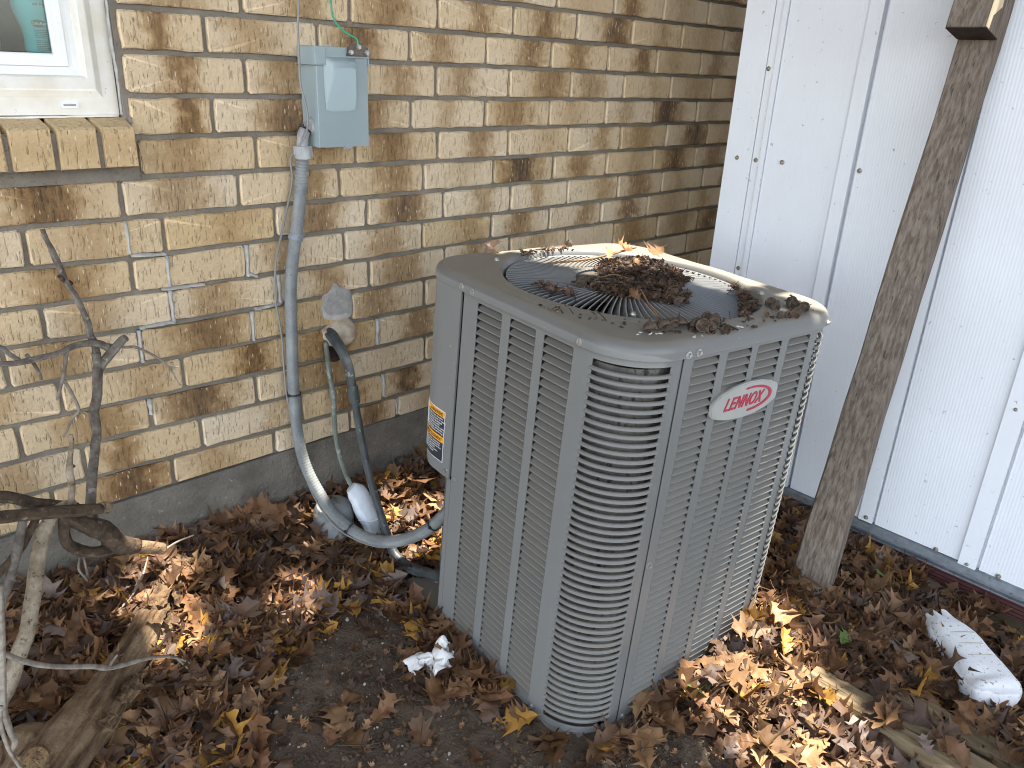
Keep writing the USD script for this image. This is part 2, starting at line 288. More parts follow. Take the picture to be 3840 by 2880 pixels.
M['bark_pale'] = noisy('pale_bark', (.33, .275, .20), (.18, .14, .095), 40, .9, bump=1.0, bscale=100, bdist=.004, c3=(.07, .05, .035), r3=.64, s3=70, spec=.2)
M['bark_dark'] = noisy('dark_bark', (.085, .058, .038), (.035, .025, .018), 50, .95, bump=1.0, bscale=90, bdist=.005, c3=(.16, .12, .08), r3=.66, s3=60, spec=.2)
M['twig'] = noisy('twig_bark', (.25, .22, .18), (.13, .105, .085), 60, .85, bump=.5, bscale=200, bdist=.001, spec=.25)
M['soil'] = noisy('soil', (.065, .047, .035), (.145, .108, .078), 9, .95, detail=8, bump=1.0, bscale=130, bdist=.006, c3=(.20, .16, .12), r3=.68, s3=190, spec=.15)
M['soil_bits'] = noisy('soil_crumbs', (.055, .039, .029), (.125, .09, .065), 40, .95, bump=.8, bscale=300, bdist=.002, spec=.15)
M['grit'] = noisy('pale_grit', (.30, .25, .19), (.45, .42, .37), 60, .9, spec=.2)
M['tissue'] = noisy('tissue', (.78, .78, .76), (.70, .69, .65), 30, .9, bump=.4, bscale=60, bdist=.003)
M['jug_white'] = noisy('dirty_white_plastic', (.74, .75, .76), (.68, .69, .69), 12, .45, bump=.25, bscale=25, bdist=.004, c3=(.17, .14, .10), r3=.655, s3=110, spec=.4)
M['acorn'] = noisy('acorn_cap', (.115, .085, .062), (.05, .036, .028), 120, .85, bump=.8, bscale=300, bdist=.002, spec=.2)
M['acorn_in'] = noisy('acorn_inside', (.05, .036, .026), (.022, .016, .012), 120, .8)
M['debris'] = noisy('debris', (.06, .042, .03), (.02, .015, .012), 120, .9, bump=.6, bscale=260, bdist=.002, c3=(.20, .135, .08), r3=.62, s3=110, spec=.2)
def leaf_material(name, c1, c2, back=.25):
    N = {'o': ('object_info', {}), 'tc': ('texture_coordinate', {}), 'g': ('geometry', {}), 'n': ('noise_texture', {'scale': 55.0, 'detail': 5.0, 'roughness': .65}), 'r': ('rgb_ramp', {'ramp': [(0, c1), (.3, c1), (.7, c2), (1, c2)]}),
         'n2': ('noise_texture', {'scale': 5.0, 'detail': 1.0}), 'v': ('math', {'math_type': 'multiply_add', 'value2': .8, 'value3': .60}), 'h': ('hsv', {}), 'u': ('math', {'math_type': 'multiply_add', 'value2': .5, 'value3': .76}), 'vv': ('math', {'math_type': 'multiply'}),
         'b': ('bump', {'strength': .35, 'distance': .0012}), 'p': ('principled_bsdf', {'roughness': .55, 'specular_ior_level': .35}), 't': ('translucent_bsdf', {}), 'x': ('mix_closure', {'fac': back})}
    return mat(name, N, [('g.position', 'n.vector'), ('n.fac', 'r.fac'), ('o.random', 'v.value1'), ('g.position', 'n2.vector'), ('n2.fac', 'u.value1'), ('v.value', 'vv.value1'), ('u.value', 'vv.value2'), ('r.color', 'h.color'), ('vv.value', 'h.value'), ('h.color', 'p.base_color'), ('h.color', 't.color'),
                         ('n.fac', 'b.height'), ('b.normal', 'p.normal'), ('p.BSDF', 'x.closure1'), ('t.BSDF', 'x.closure2')], 'x.closure')
LEAFC = {'brown': ((.215, .112, .052), (.140, .070, .035)), 'dark': ((.115, .064, .038), (.070, .041, .027)), 'tan': ((.34, .205, .105), (.235, .13, .062)), 'yellow': ((.44, .25, .05), (.34, .165, .035)), 'grey': ((.20, .15, .125), (.13, .095, .08)), 'green': ((.16, .24, .045), (.07, .125, .025))}
for k_, (a_, b_) in LEAFC.items():
    M['leaf_' + k_] = leaf_material('leaf_' + k_, a_, b_)
M['canopy'] = mat('canopy_leaf', {'p': ('principled_bsdf', {'base_color': (.05, .09, .02), 'roughness': .6})})
def glass_material():
    return mat('window_glass', {'f': ('fresnel', {'IOR': 1.5}), 't': ('transparent_bsdf', {'color': (.86, .92, .92)}), 'g': ('glossy_bsdf', {'roughness': .02}), 'x': ('mix_closure', {})}, [('f.fac', 'x.fac'), ('t.BSDF', 'x.closure1'), ('g.BSDF', 'x.closure2')], 'x.closure')
M['glass'] = glass_material()

# ------------------------------------------------------------------ ground
def sstep(a, b, x):
    t = np.clip((x - a) / (b - a), 0, 1); return t * t * (3 - 2 * t)
def gz(x, y):
    """height of the bare soil"""
    x, y = np.asarray(x, float), np.asarray(y, float)
    base = (.085 * sstep(-.62, -.06, y) * (1 - sstep(.45, .70, x)) + .075 * sstep(-.16, -.01, y) * sstep(.45, .70, x)) * (1 - .75 * sstep(1.5, 2.0, x)) + .012 * sstep(-.6, -.1, y) - .022 * sstep(1.45, 1.9, x) * sstep(-.9, -1.3, y)
    return base + .010 * (meshkit.fbm(np.stack([x * 5, y * 5, 0 * x], -1), 3, 3) - .5)
def make_ground():
    def axis(lo, hi, step, far):
        core = np.arange(lo, hi + 1e-9, step); out = np.r_[.05, .12, .3, .7, 1.5, 3.5, 8, 20, 45, far]
        return np.r_[lo - out[::-1], core, hi + out]
    xs, ys = axis(-.7, 2.6, .011, 90), axis(-2.3, .12, .011, 90)
    X, Y = np.meshgrid(xs, ys, indexing='ij'); Z = gz(X, Y)
    near = (X > -.9) & (X < 2.8) & (Y > -2.5) & (Y < .3)
    P = np.stack([X, Y, 0 * X], -1)
    Z = Z + near * (.011 * (meshkit.fbm(P * 38, 4, 11) - .5) + .006 * np.maximum(meshkit.noise(P * 90, 5) - .55, 0) * 2)
    Z = np.where(near, Z, np.where(Y > .1, -.02, Z * .5 - .01))
    m, n = X.shape; i, j = np.meshgrid(np.arange(m - 1), np.arange(n - 1), indexing='ij'); a = (i * n + j).ravel()
    f = np.vstack([np.c_[a, a + n, a + n + 1], np.c_[a, a + n + 1, a + 1]])
    return trimesh.Trimesh(np.stack([X, Y, Z], -1).reshape(-1, 3), f, process=False)
top('ground', make_ground(), M['soil'], 'dark bare soil around the air conditioner', kind='structure', smooth=True)

# ------------------------------------------------------------------ brick house
H = .0762; Z0 = 1.33
LX = [0, .25, .5, .75, 1.0, 1.5, 2.0, 2.5]
LZ = {0: [1.33] * 8, 1: [1.2549, 1.2549, 1.2547, 1.2534, 1.2534, 1.2532, 1.253, 1.253], 2: [1.1785, 1.1785, 1.1784, 1.1775, 1.1778, 1.1795, 1.176, 1.1768], 3: [1.1009, 1.1009, 1.1009, 1.1012, 1.1011, 1.1003, 1.1008, 1.1003],
      4: [1.0255, 1.0255, 1.0254, 1.025, 1.0251, 1.0255, 1.0265, 1.0266], 5: [.9498, .9498, .9498, .9494, .949, .9474, .9489, .9504], 6: [.8737, .8735, .8724, .8729, .8733, .8735, .8738, .8751], 7: [.7982, .7977, .7934, .7965, .7998, .7956, .7979, .8004],
      8: [.7256, .7248, .7198, .7186, .7196, .7254, .7236, .7258], 9: [.6544, .6531, .6453, .6432, .6437, .6437, .6437, .6437], 10: [.5704, .5694, .5673, .5655, .5651, .5651, .5651, .5651], 11: [.4984, .4968, .49, .4844, .4824, .4819, .4819, .4819],
      12: [.4213, .4205, .415, .409, .4057, .4057, .4057, .4057], 13: [.3404, .3404, .3362, .3295, .3261, .3261, .3261, .3261], 14: [.2711, .2711, .2695, .2679, .2665, .2662, .2662, .2662]}
def lz(k, x):
    return np.interp(x, LX, LZ[k]) if k in LZ else Z0 - k * H
JT = {-1: [1.685, 1.922, 2.156], 0: [.784, 1.034, 1.28, 1.528, 1.771, 2.014, 2.264], 1: [.703, .952, 1.196, 1.436, 1.676, 1.915, 2.149], 2: [.781, 1.036, 1.277, 1.521, 1.759, 1.999, 2.237], 3: [.705, .952, 1.2, 1.44, 1.681, 1.923, 2.162],
      4: [.792, 1.039, 1.284, 1.528, 1.768, 2.007, 2.244], 5: [.507, .745, .993, 1.238, 1.477, 1.711, 1.949, 2.186], 6: [.329, .578, .824, 1.067, 1.304, 1.546, 1.78, 2.018, 2.25], 7: [.507, .751, 1.0, 1.236, 1.476, 1.709, 1.944, 2.182],
      8: [.334, .576, .822, 1.069, 1.311, 1.551, 1.788, 2.018, 2.253], 9: [.258, .503, .751, 1.014, 1.243], 10: [.34, .584, .84, 1.089], 11: [.255, .505, .748, .997, 1.246], 12: [.361, .608, .86, 1.105], 13: [.292, .534, .782, 1.0, 1.15]}
def joints(r):
    a = list(JT.get(r, [(.70 if r % 2 else .78) + .2425 * i for i in range(3)]))
    while a[0] > -1.9: a.insert(0, a[0] - .2445)
    while a[-1] < 3.3: a.append(a[-1] + .2400)
    return a
DARK = {(5, 1.477): (.42, .95, .34), (1, .952): (.40, .8, .22), (3, 2.162): (.3, .95, .3), (4, 2.244): (.7, .9, .3), (6, 1.067): (.45, .85, .28), (7, -.0): (0, 0, 0), (13, .292): (.66, .85, .28), (11, .255): (.6, .5, .3), (6, -.0): (0, 0, 0), (5, .258): (.45, .8, .26),
        (2, .781): (.35, .5, .2), (3, .952): (.45, .6, .3), (8, 1.069): (.4, .5, .3), (10, .584): (.63, .8, .16), (1, .545): (.45, .7, .17), (3, .545): (.72, .75, .14), (0, .784): (.55, .45, .2), (2, .545): (.45, .6, .14), (7, .258): (.5, .6, .25)}
def brick_mesh(x0, x1, zb, zt, y0, r):
    """one brick: uneven outline, bevelled face edge, flat body"""
    n1, n2 = 7, 3; w, L = .0045, []
    zbf, ztf = (lambda x: np.interp(x, [x0, x1], zb)), (lambda x: np.interp(x, [x0, x1], zt))
    for t in np.linspace(.018, .982, n1): x = x0 + (x1 - x0) * t; L.append((x, zbf(x)))
    for t in np.linspace(.08, .92, n2): L.append((x1, zbf(x1) * (1 - t) + ztf(x1) * t))
    for t in np.linspace(.982, .018, n1): x = x0 + (x1 - x0) * t; L.append((x, ztf(x)))
    for t in np.linspace(.92, .08, n2): L.append((x0, zbf(x0) * (1 - t) + ztf(x0) * t))
    P = np.array(L) + r.normal(0, .0009, (len(L), 2)); n = len(P); c = P.mean(0)
    dirs = np.sign(P - c) * (np.abs(P - c) > np.array([(x1 - x0) * .47, .028]))
    inner = P - dirs * (.0022 + .0016 * r.random((n, 1)))
    ff = np.c_[inner[:, 0], y0 + r.normal(0, .0004, n), inner[:, 1]]; ed = np.c_[P[:, 0], np.full(n, y0 + .0032), P[:, 1]]; bk = np.c_[P[:, 0], np.full(n, .055), P[:, 1]]
    v = np.vstack([ff, ed, bk, [[c[0], y0, c[1]]]]); j = np.arange(n); k = (j + 1) % n
    f = np.vstack([np.c_[np.full(n, 3 * n), j, k], np.c_[j, j + n, k + n], np.c_[j, k + n, k], np.c_[j + n, j + 2 * n, k + 2 * n], np.c_[j + n, k + 2 * n, k + n]])
    uv = np.c_[(v[:, 0] - x0) / (x1 - x0), (v[:, 2] - zb[0]) / (zt[0] - zb[0])]
    return trimesh.Trimesh(v, f, process=False), uv
house = thing('brick_house', 'buff brick house wall with brown flashed bricks above a concrete foundation', 'house')
wx0, wx1, wz0 = -.36, .531, 1.066                                    # window opening in the wall
wall_poly = sbox(-3.0, .262, 5.0, 2.62).difference(sbox(wx0, wz0 - .03, wx1 + .004, 2.0))
wm = extrude(wall_poly, .16); wm.apply_transform(np.array([[1, 0, 0, 0], [0, 0, 1, .0085], [0, 1, 0, 0], [0, 0, 0, 1.0]])); wm.invert() if wm.volume < 0 else None
WALL = obj(house, 'wall', wm, M['mortar'])
far_bricks, far_uv = [], []
count = 0
for r in range(-9, 14):
    a = joints(r)
    for x0, x1 in zip(a[:-1], a[1:]):
        lo, hi = x0 + .0045, x1 - .0045
        if r <= 3 and r >= -8 and hi > wx0 - .05 and lo < .544:
            if lo > -.7 and hi < .60 and lo < wx0 - .05:
                hi = wx0 - .06
                if hi - lo < .03: continue
            elif hi < .60: continue
            else: lo = .544
        if r == 4 and lo < .549 and hi > wx0 - .05:
            if hi < .60: continue
            lo = .550
        if r == 8 and False: continue
        br = np.random.default_rng(int(1000 * (x0 + 3)) * 37 + r + 50)
        zt, zb = [lz(r, lo) - .0052, lz(r, hi) - .0052], [lz(r + 1, lo) + .0052, lz(r + 1, hi) + .0052]
        if r == 13: zb = [lz(14, lo) + .001, lz(14, hi) + .001]
        m, uv = brick_mesh(lo, hi, zb, zt, br.normal(0, .0008), br)
        key = min(DARK, key=lambda q: abs(q[0] - r) * 9 + abs(q[1] - (lo if lo in (.544, .550) else x0)))
        if key[0] == r and abs(key[1] - (.545 if lo in (.544, .550) else x0)) < .02:
            c_, s_, w_ = DARK[key]
        else:
            c_, s_, w_ = br.uniform(.3, .75), np.clip(br.normal(.40, .19), .06, .85), br.uniform(.13, .33)
        tone, tone2 = (np.clip(br.normal(.32 + .25 * (lo < .9), .3), 0, 1), c_, s_), (w_, 0, 0)
        if lo < -.12 or hi > 2.92 or r < -2 or (r < 0 and lo < .3):
            far_bricks.append(m); far_uv.append(uv); continue
        obj(WALL, 'brick', m, M['brick'], False, uv, {'tone': tone, 'tone2': tone2}); count += 1
fm_ = cat(far_bricks)
fp = obj(WALL, 'more_bricks', trimesh.Trimesh(np.vstack([q.vertices for q in far_bricks]), np.vstack([q.faces + o for q, o in zip(far_bricks, np.cumsum([0] + [len(q.vertices) for q in far_bricks[:-1]]))]), process=False), M['brick'], False, np.vstack(far_uv), None, None, 'stuff')
tn = np.repeat([[br_[0], br_[1], br_[2]] for br_ in np.random.default_rng(2).uniform([.1, .3, .2], [.6, .7, .7], (len(far_bricks), 3))], [len(q.vertices) for q in far_bricks], axis=0)
for k_, v_ in (('tone', tn), ('tone2', np.tile([.22, 0, 0], (len(tn), 1)))):
    UsdGeom.PrimvarsAPI(stage.GetPrimAtPath(fp)).CreatePrimvar(k_, Sdf.ValueTypeNames.Float3Array, 'vertex').Set(Vt.Vec3fArray.FromNumpy(np.asarray(v_, np.float32)))
print('bricks', count)
obj(house, 'foundation', rough(trimesh.util.concatenate([bx(-3, 5, -.004, .20, -.3, .2655)]), 0, 1), M['concrete'])
# sloped lip of mortar at the head of the foundation
# repaired cracks: pale caulk pressed into joints
def seam(pts, w, y=-.0005, seed=1):
    P = spline(pts, 8); P = np.c_[P[:, 0], np.full(len(P), y), P[:, 1]]
    return tube(P, np.array([w, w * 1.25, w * .9, w * 1.1]), 8, .5, seed, 90, ell=.55)
CAULK = [[(.507, .868), (.507, .803)], [(.509, .799), (.543, .796), (.577, .794)], [(.578, .790), (.577, .725)], [(.56, .7215), (.60, .7195), (.65, .719)], [(.751, .793), (.750, .722)], [(.576, .716), (.576, .651)], [(.578, .648), (.53, .648), (.506, .6465)], [(.503, .642), (.503, .572)],
         [(.822, .716), (.823, .648)], [(.751, .640), (.751, .57)], [(.505, .487), (.505, .45)], [(.748, .73), (.77, .719)], [(.845, .4), (.846, .345)], [(1.152, .32), (1.147, .30), (1.148, .272)], [(1.104, .402), (1.105, .338)], [(.822, .648), (.79, .645), (.76, .643)], [(1.09, .56), (1.088, .49)]]
for i, c in enumerate(CAULK):
    obj(WALL, 'caulk', seam(c, .0072 if i not in (13,) else .0035, .0025, i + 3), M['caulk'], True)
# cement smear and foam plug where the pipes come out
def blob(outline, y, thick, seed, amp=.006):
    c = np.mean(outline, 0); rings = []
    out = spline(np.vstack([outline, outline[:1]]), 6)[:-1]
    for s, yy in ((1.0, .004), (.86, y - thick * .55), (.6, y - thick), (.3, y - thick * 1.05)):
        q = c + (out - c) * s; d = (meshkit.fbm(np.c_[q * 30, np.full(len(q), s * 3)], 3, seed) - .5) * 2 * amp
        rings.append(np.c_[q[:, 0], yy - d * (s < 1), q[:, 1]])
    n = len(out); v = np.vstack(rings + [[[c[0], y - thick, c[1]]]]); f = []
    for k in range(3):
        j = np.arange(n); l = (j + 1) % n; f += [np.c_[k * n + j, (k + 1) * n + j, (k + 1) * n + l], np.c_[k * n + j, (k + 1) * n + l, k * n + l]]
    j = np.arange(n); f.append(np.c_[3 * n + j, np.full(n, 4 * n), 3 * n + (j + 1) % n])
    return trimesh.Trimesh(v, np.vstack(f), process=False)
obj(WALL, 'cement_patch', blob(np.array([(.926, .620), (.934, .645), (.950, .660), (.966, .678), (.984, .665), (1.010, .652), (1.020, .618), (1.015, .584), (.993, .574), (.958, .577), (.932, .588)]), .0005, .0022, 4, .0012), M['patch'], True)
obj(WALL, 'foam_plug', blob(np.array([(.926, .560), (.955, .575), (.985, .582), (1.008, .575), (1.022, .553), (1.016, .523), (.992, .508), (.960, .512), (.935, .52)]), -.004, .016, 9, .007), M['foam'], True)
obj(WALL, 'pipe_hole', blob(np.array([(.930, .545), (.958, .548), (.99, .53), (.995, .496), (.984, .474), (.953, .468), (.935, .482), (.927, .51)]), -.002, .0035, 12, .001), M['post_end'], True)
# sill of bricks on edge
sb = [.018, .094, .170, .246, .322, .398, .473, .541]
SILL = obj(house, 'sill', cat([bx(-.40, .538, -.026, .05, .974, 1.038), bx(-.40, .545, -.002, .03, .945, .974)]), M['mortar'])
for i, (a, b) in enumerate(zip(sb[:-1], sb[1:])):
    q = np.random.default_rng(i + 5); w = .0045
    pts = []
    for x in (a + w, b - w):
        for (y, z) in ((-.036, .977), (-.036, 1.043), (-.031, 1.047), (.035, 1.061), (.035, .977), (-.031, .9755)):
            pts.append((x + (.0015 if y > -.033 else (.002 if x < (a + b) / 2 else -.002)) * (y < -.033) + q.normal(0, .0006), y + q.normal(0, .0006), z + q.normal(0, .0008)))
    hm = hull(pts).subdivide(); uv = np.c_[(hm.vertices[:, 2] - .97) / .08, (hm.vertices[:, 0] - a) / (b - a)]
    obj(SILL, 'brick', rough(hm, .0, 20, i), M['brick'], False, uv[:len(hm.vertices)] if len(rough(hm, 0, 20, i).vertices) == len(uv) else None, {'tone': (1.0, .5, .10), 'tone2': (.3, 0, 0)})
obj(SILL, 'brick_return', bx(.541, .5445, -.003, .03, 1.05, 1.062), M['mortar'])
# window
WIN = empty(house, 'window')
def frame_ring(prof):
    """mitred frame: prof is a list of (inset at the sides, inset at the bottom, y)"""
    rings = []
    for dx, dz, y in prof:
        rings.append([(wx0 + dx, y, wz0 + dz), (wx1 - dx, y, wz0 + dz), (wx1 - dx, y, 2.0 - dz), (wx0 + dx, y, 2.0 - dz)])
    v = np.array(rings).reshape(-1, 3); f = []
    for k in range(len(prof) - 1):
        for j in range(4):
            a, b = k * 4 + j, k * 4 + (j + 1) % 4; f += [(a, b, b + 4), (a, b + 4, a + 4)]
    return trimesh.Trimesh(v, f, process=False)
obj(WIN, 'outer_frame', frame_ring([(-.002, -.002, .08), (-.002, -.002, .030), (.024, .029, .030), (.0255, .0305, .028), (.036, .0415, .016), (.0385, .044, .0145), (.050, .063, .0145), (.052, .065, .0165), (.052, .066, .052)]), M['vinyl_old'])
obj(WIN, 'sash_track', frame_ring([(.0518, .0655, .052), (.060, .074, .052), (.060, .074, .0545), (.067, .080, .0545), (.067, .080, .058)]), M['vinyl'])
SASH = obj(WIN, 'sash', frame_ring([(.067, .080, .056), (.0685, .0815, .050), (.077, .090, .050), (.0775, .0905, .053), (.087, .100, .053), (.0885, .102, .056), (.0885, .102, .068)]), M['vinyl'])
obj(WIN, 'pane', bx(wx0 + .088, wx1 - .088, .0645, .0675, wz0 + .101, 1.9), M['glass'])
WE = obj(WIN, 'weep_vent', extrude(sbox(.4365, 1.0795, .4595, 1.0845).buffer(.0035).difference(sbox(.4365, 1.0795, .4595, 1.0845).buffer(-.0008)), .003).apply_transform(np.array([[1, 0, 0, 0], [0, 0, -1, .0302], [0, 1, 0, 0], [0, 0, 0, 1.0]])), M['vinyl'])
obj(WE, 'slot', bx(.4368, .4592, .0292, .0298, 1.0800, 1.0840), M['dark_metal'])
obj(WE, 'flap', bx(.4368, .4592, .0278, .0288, 1.0814, 1.0826), M['vinyl'])
obj(WIN, 'sealant', seam([(.5335, 1.066), (.5345, 1.13), (.5325, 1.2), (.5335, 1.30), (.5335, 1.5), (.533, 1.99)], .0048, .018, 41), M['caulk'], True)
obj(WIN, 'sealant', seam([(-.3, 1.060), (0, 1.061), (.25, 1.060), (.40, 1.061), (.53, 1.063)], .004, .028, 45), M['vinyl_old'], True)
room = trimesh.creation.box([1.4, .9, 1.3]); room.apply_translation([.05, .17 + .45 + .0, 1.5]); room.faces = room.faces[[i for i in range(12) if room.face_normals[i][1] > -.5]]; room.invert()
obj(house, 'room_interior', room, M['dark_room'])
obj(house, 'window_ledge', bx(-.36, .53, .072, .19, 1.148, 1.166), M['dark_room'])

# things on the inner ledge, seen through the pane
jug = thing('cleaning_bottle', 'teal plastic cleaning bottle standing inside the window', 'bottle')
pr = [(0, 1.1665), (.030, 1.1665), (.034, 1.171), (.0335, 1.19), (.036, 1.212), (.044, 1.235), (.0455, 1.25), (.043, 1.27), (.034, 1.285), (.024, 1.297), (.017, 1.305), (.017, 1.33), (0, 1.33)]
jb = lathe(pr, 28); jb.apply_transform(T4(.452, .140, 0)); obj(jug, 'body', jb, M['jug_teal'], 30)
def onjug(mesh, cx=.452, cy=.140):
    """bends flat print (x along the surface, y up, z out) onto the bottle"""
    v = np.array(mesh.vertices); rr = np.interp(v[:, 1], [p[1] for p in pr[2:]], [p[0] for p in pr[2:]]) + .0006 + v[:, 2]
    a = -math.pi / 2 - .42 + v[:, 0] / .038
    mesh.vertices = np.c_[cx + rr * np.cos(a), cy + rr * np.sin(a), v[:, 1]]; return mesh
ov = Point(0, 0).buffer(1, 24); lab = onjug(extrude(affinity.translate(affinity.scale(ov, .0115, .0065), .001, 1.2175), .0004).subdivide())
LB = obj(jug, 'emblem', lab, M['label_dark'])
tx = meshkit.text_mesh('OdoBan', .0048, .0003, True); tx.apply_transform(T4(-.0095, 1.2153, .0008)); obj(LB, 'lettering', onjug(tx), M['label_pale'])
tx = meshkit.text_mesh('Air Fr', .0042, .0003, True); tx.apply_transform(T4(-.002, 1.2475, .0004)); obj(jug, 'lettering', onjug(tx), M['label_dark'])
lines = []
for i in range(11):
    zz = 1.2055 - i * .0031 - (.0022 if i > 4 else 0)
    for k in range(5):
        ww = .0032 + .0012 * ((i * 7 + k * 3) % 4) / 3; x0 = -.0085 + k * .0046
        lines.append(onjug(extrude(sbox(x0, zz, x0 + min(ww, .0042), zz + .0012), .0003)))
obj(jug, 'small_print', cat(lines), M['label_dark'])
cb = spline([(.36, .19, 1.166), (.375, .20, 1.19), (.355, .21, 1.205), (.32, .21, 1.207), (.27, .2, 1.2), (.2, .19, 1.17)], 8)
top('cable', tube(cb, .004, 8), M['cable_tan'], 'tan cable looping on the dark ledge behind the window pane', 'cable', smooth=True)
dj = lathe([(0, 1.1665), (.045, 1.1665), (.047, 1.18), (.047, 1.30), (.03, 1.34), (0, 1.34)], 24); dj.apply_transform(T4(.365, .30, 0))
top('dark_bottle', dj, M['label_black'], 'dark bottle in the shadow behind the teal bottle in the window', 'bottle', smooth=30)

# ------------------------------------------------------------------ white metal shed
SX = 2.0
shed = thing('metal_shed', 'white ribbed metal shed beside the brick wall', 'shed')
def shed_panel(strips, z0, z1, name='panel'):
    """strips: list of (y from, y to, kind, offset) along the wall, -y being away from the house"""
    prof = []
    for (ya, yb, kind, off) in strips:
        if kind == 'rib':
            n = max(2, int(abs(yb - ya) / .0074) * 6)
            for t in np.linspace(0, 1, n): prof.append((SX - off - .00014 * math.sin(t * abs(yb - ya) / .0074 * 2 * math.pi), ya + (yb - ya) * t))
        else:
            prof += [(SX - off, ya), (SX - off, yb)]
    P = np.array(prof); P = np.vstack([P, [[SX + .02, P[-1, 1]], [SX + .02, P[0, 1]]]]); n = len(P)
    v = np.vstack([np.c_[P, np.full(n, z0)], np.c_[P, np.full(n, z1)]]); j = np.arange(n); k = (j + 1) % n
    f = np.vstack([np.c_[j, j + n, k + n], np.c_[j, k + n, k]])
    return obj(shed, name, trimesh.Trimesh(v, f, process=False), M['panel'], 50)
ZT = 1.74
shed_panel([(-.389, -.391, 'flat', .0), (-.391, -.474, 'rib', .006), (-.4745, -.4760, 'flat', -.001), (-.476, -.4985, 'flat', .0055)], .080, ZT, 'corner_trim')
shed_panel([(-.4985, -.5125, 'flat', .0085), (-.513, -.5142, 'flat', -.004), (-.514, -.7195, 'rib', .0035)], .080, ZT)
shed_panel([(-.7200, -.7205, 'flat', .009), (-.7205, -.7545, 'flat', .009), (-.7555, -.7640, 'flat', -.010), (-.7640, -.9695, 'rib', .0035)], .080, ZT)
shed_panel([(-.9700, -.9705, 'flat', .009), (-.9705, -1.0075, 'flat', .009), (-1.008, -1.0130, 'flat', -.006), (-1.0135, -1.2285, 'rib', .0035)], .080, ZT)
shed_panel([(-1.2290, -1.2295, 'flat', .010), (-1.2295, -1.2700, 'flat', .010), (-1.2705, -1.2740, 'flat', -.005), (-1.2765, -1.482, 'rib', .0035)], .074, ZT)
for k in range(5):
    y = -1.4825 - .25 * k
    shed_panel([(y, y - .0005, 'flat', .010), (y - .0005, y - .040, 'flat', .010), (y - .041, y - .047, 'flat', -.001), (y - .0475, y - .2495, 'rib', .0035)], .074, ZT)
obj(shed, 'end_wall', bx(SX + .003, 4.2, -.4005, -.3900, .05, ZT), M['panel'])
obj(shed, 'far_wall', bx(4.19, 4.2, -2.73, -.402, .05, ZT), M['panel'])
obj(shed, 'roof', hull([(1.985, -.37, ZT), (1.985, -2.75, ZT), (4.25, -.37, ZT), (4.25, -2.75, ZT), (3.1, -.37, ZT + .35), (3.1, -2.75, ZT + .35)]), M['panel'])
br_ = np.array([(SX - .0005, .079), (SX - .012, .075), (SX - .020, .064), (SX - .020, .060), (SX - .006, .056), (SX - .006, .047), (SX - .014, .044), (SX - .014, .040), (SX + .03, .040), (SX + .03, .079)])
def extr_y(P, y0, y1):
    n = len(P); v = np.vstack([np.c_[P[:, 0], np.full(n, y0), P[:, 1]], np.c_[P[:, 0], np.full(n, y1), P[:, 1]]]); j = np.arange(n); k = (j + 1) % n
    return trimesh.Trimesh(v, np.vstack([np.c_[j, k, k + n], np.c_[j, k + n, j + n]]), process=False)
obj(shed, 'base_rail', extr_y(br_, -.39, -2.73), M['galv'])
mr = [(SX + .03, .0395), (SX - .008, .0395)]
for z in (.031, .021, .011, .001):
    mr += [(SX - .008, z + .0012), (SX - .0055, z), (SX - .008, z - .0012)]
mr += [(SX - .008, -.006), (SX + .03, -.006)]
obj(shed, 'base_frame', extr_y(np.array(mr), -.39, -2.73), M['maroon'])
obj(shed, 'skid', bx(SX - .115, SX + .3, -2.73, -.95, -.12, -.0065), M['skid'])
def dome_screw(r=.0042, washer=.0062):
    return cat([lathe([(0, .0022 + r * .75), (r * .55, .0021 + r * .62), (r, .0019), (r, .0015)], 12), lathe([(r, .0018), (washer, .0014), (washer, 0)], 14)])
RX = R4(-math.pi / 2, [0, 1, 0])
for y, z in [(-.482, 1.207), (-.4285, .976), (-.487, .976), (-.565, .979), (-.775, .983), (-1.249, .507), (-1.173, .084), (-1.249, .082), (-1.32, .084), (-.486, .676), (-.99, .092), (-.60, .09), (-.74, .09), (-.43, .60), (-1.0, .98), (-1.249, .98)]:
    off = .0095 if y in (-1.249, -.99, -.74, -1.0) else .006
    obj(shed, 'screw', xf(dome_screw(), T4(SX - off + .0012, y, z) @ RX), M['old_screw'], 40)

# ------------------------------------------------------------------ air conditioner
YAW = -.0854; XL, YF, S, RC, ZT_ = .971, -.897, .618, .108, .798
c_, s_ = math.cos(YAW), math.sin(YAW)
A = np.array([[c_, -s_, 0, 0], [s_, c_, 0, 0], [0, 0, 1, 0], [0, 0, 0, 1.0]])
up = np.array([.0395, -.026, 1.0]); up /= np.linalg.norm(up)
ex = np.array([1, 0, 0]) - up * up[0]; ex /= np.linalg.norm(ex); ey = np.cross(up, ex)
Rt = np.eye(4); Rt[:3, :3] = np.c_[ex, ey, up]
piv = np.array([XL + .2, YF + .2, .775])
TILT = T4(*piv) @ Rt @ T4(*-piv)
ACM = A @ TILT
def usd_matrix(m):
    g = Gf.Matrix4d(1.0)
    for i in range(4): g.SetRow(i, Gf.Vec4d(*map(float, m[:, i])))
    return g
def ACW(p):
    p = np.atleast_2d(np.asarray(p, float)); return (np.c_[p, np.ones(len(p))] @ ACM.T)[:, :3]
AC = thing('air_conditioner', 'grey louvered outdoor air conditioner with red oval badge and leaf debris on its top', 'air conditioner', matrix=usd_matrix(ACM))
XR, YB = XL + S, YF + S
CX, CY = XL + S / 2, YF + S / 2
FX, FY = 1.283, -.584
IN = .0072
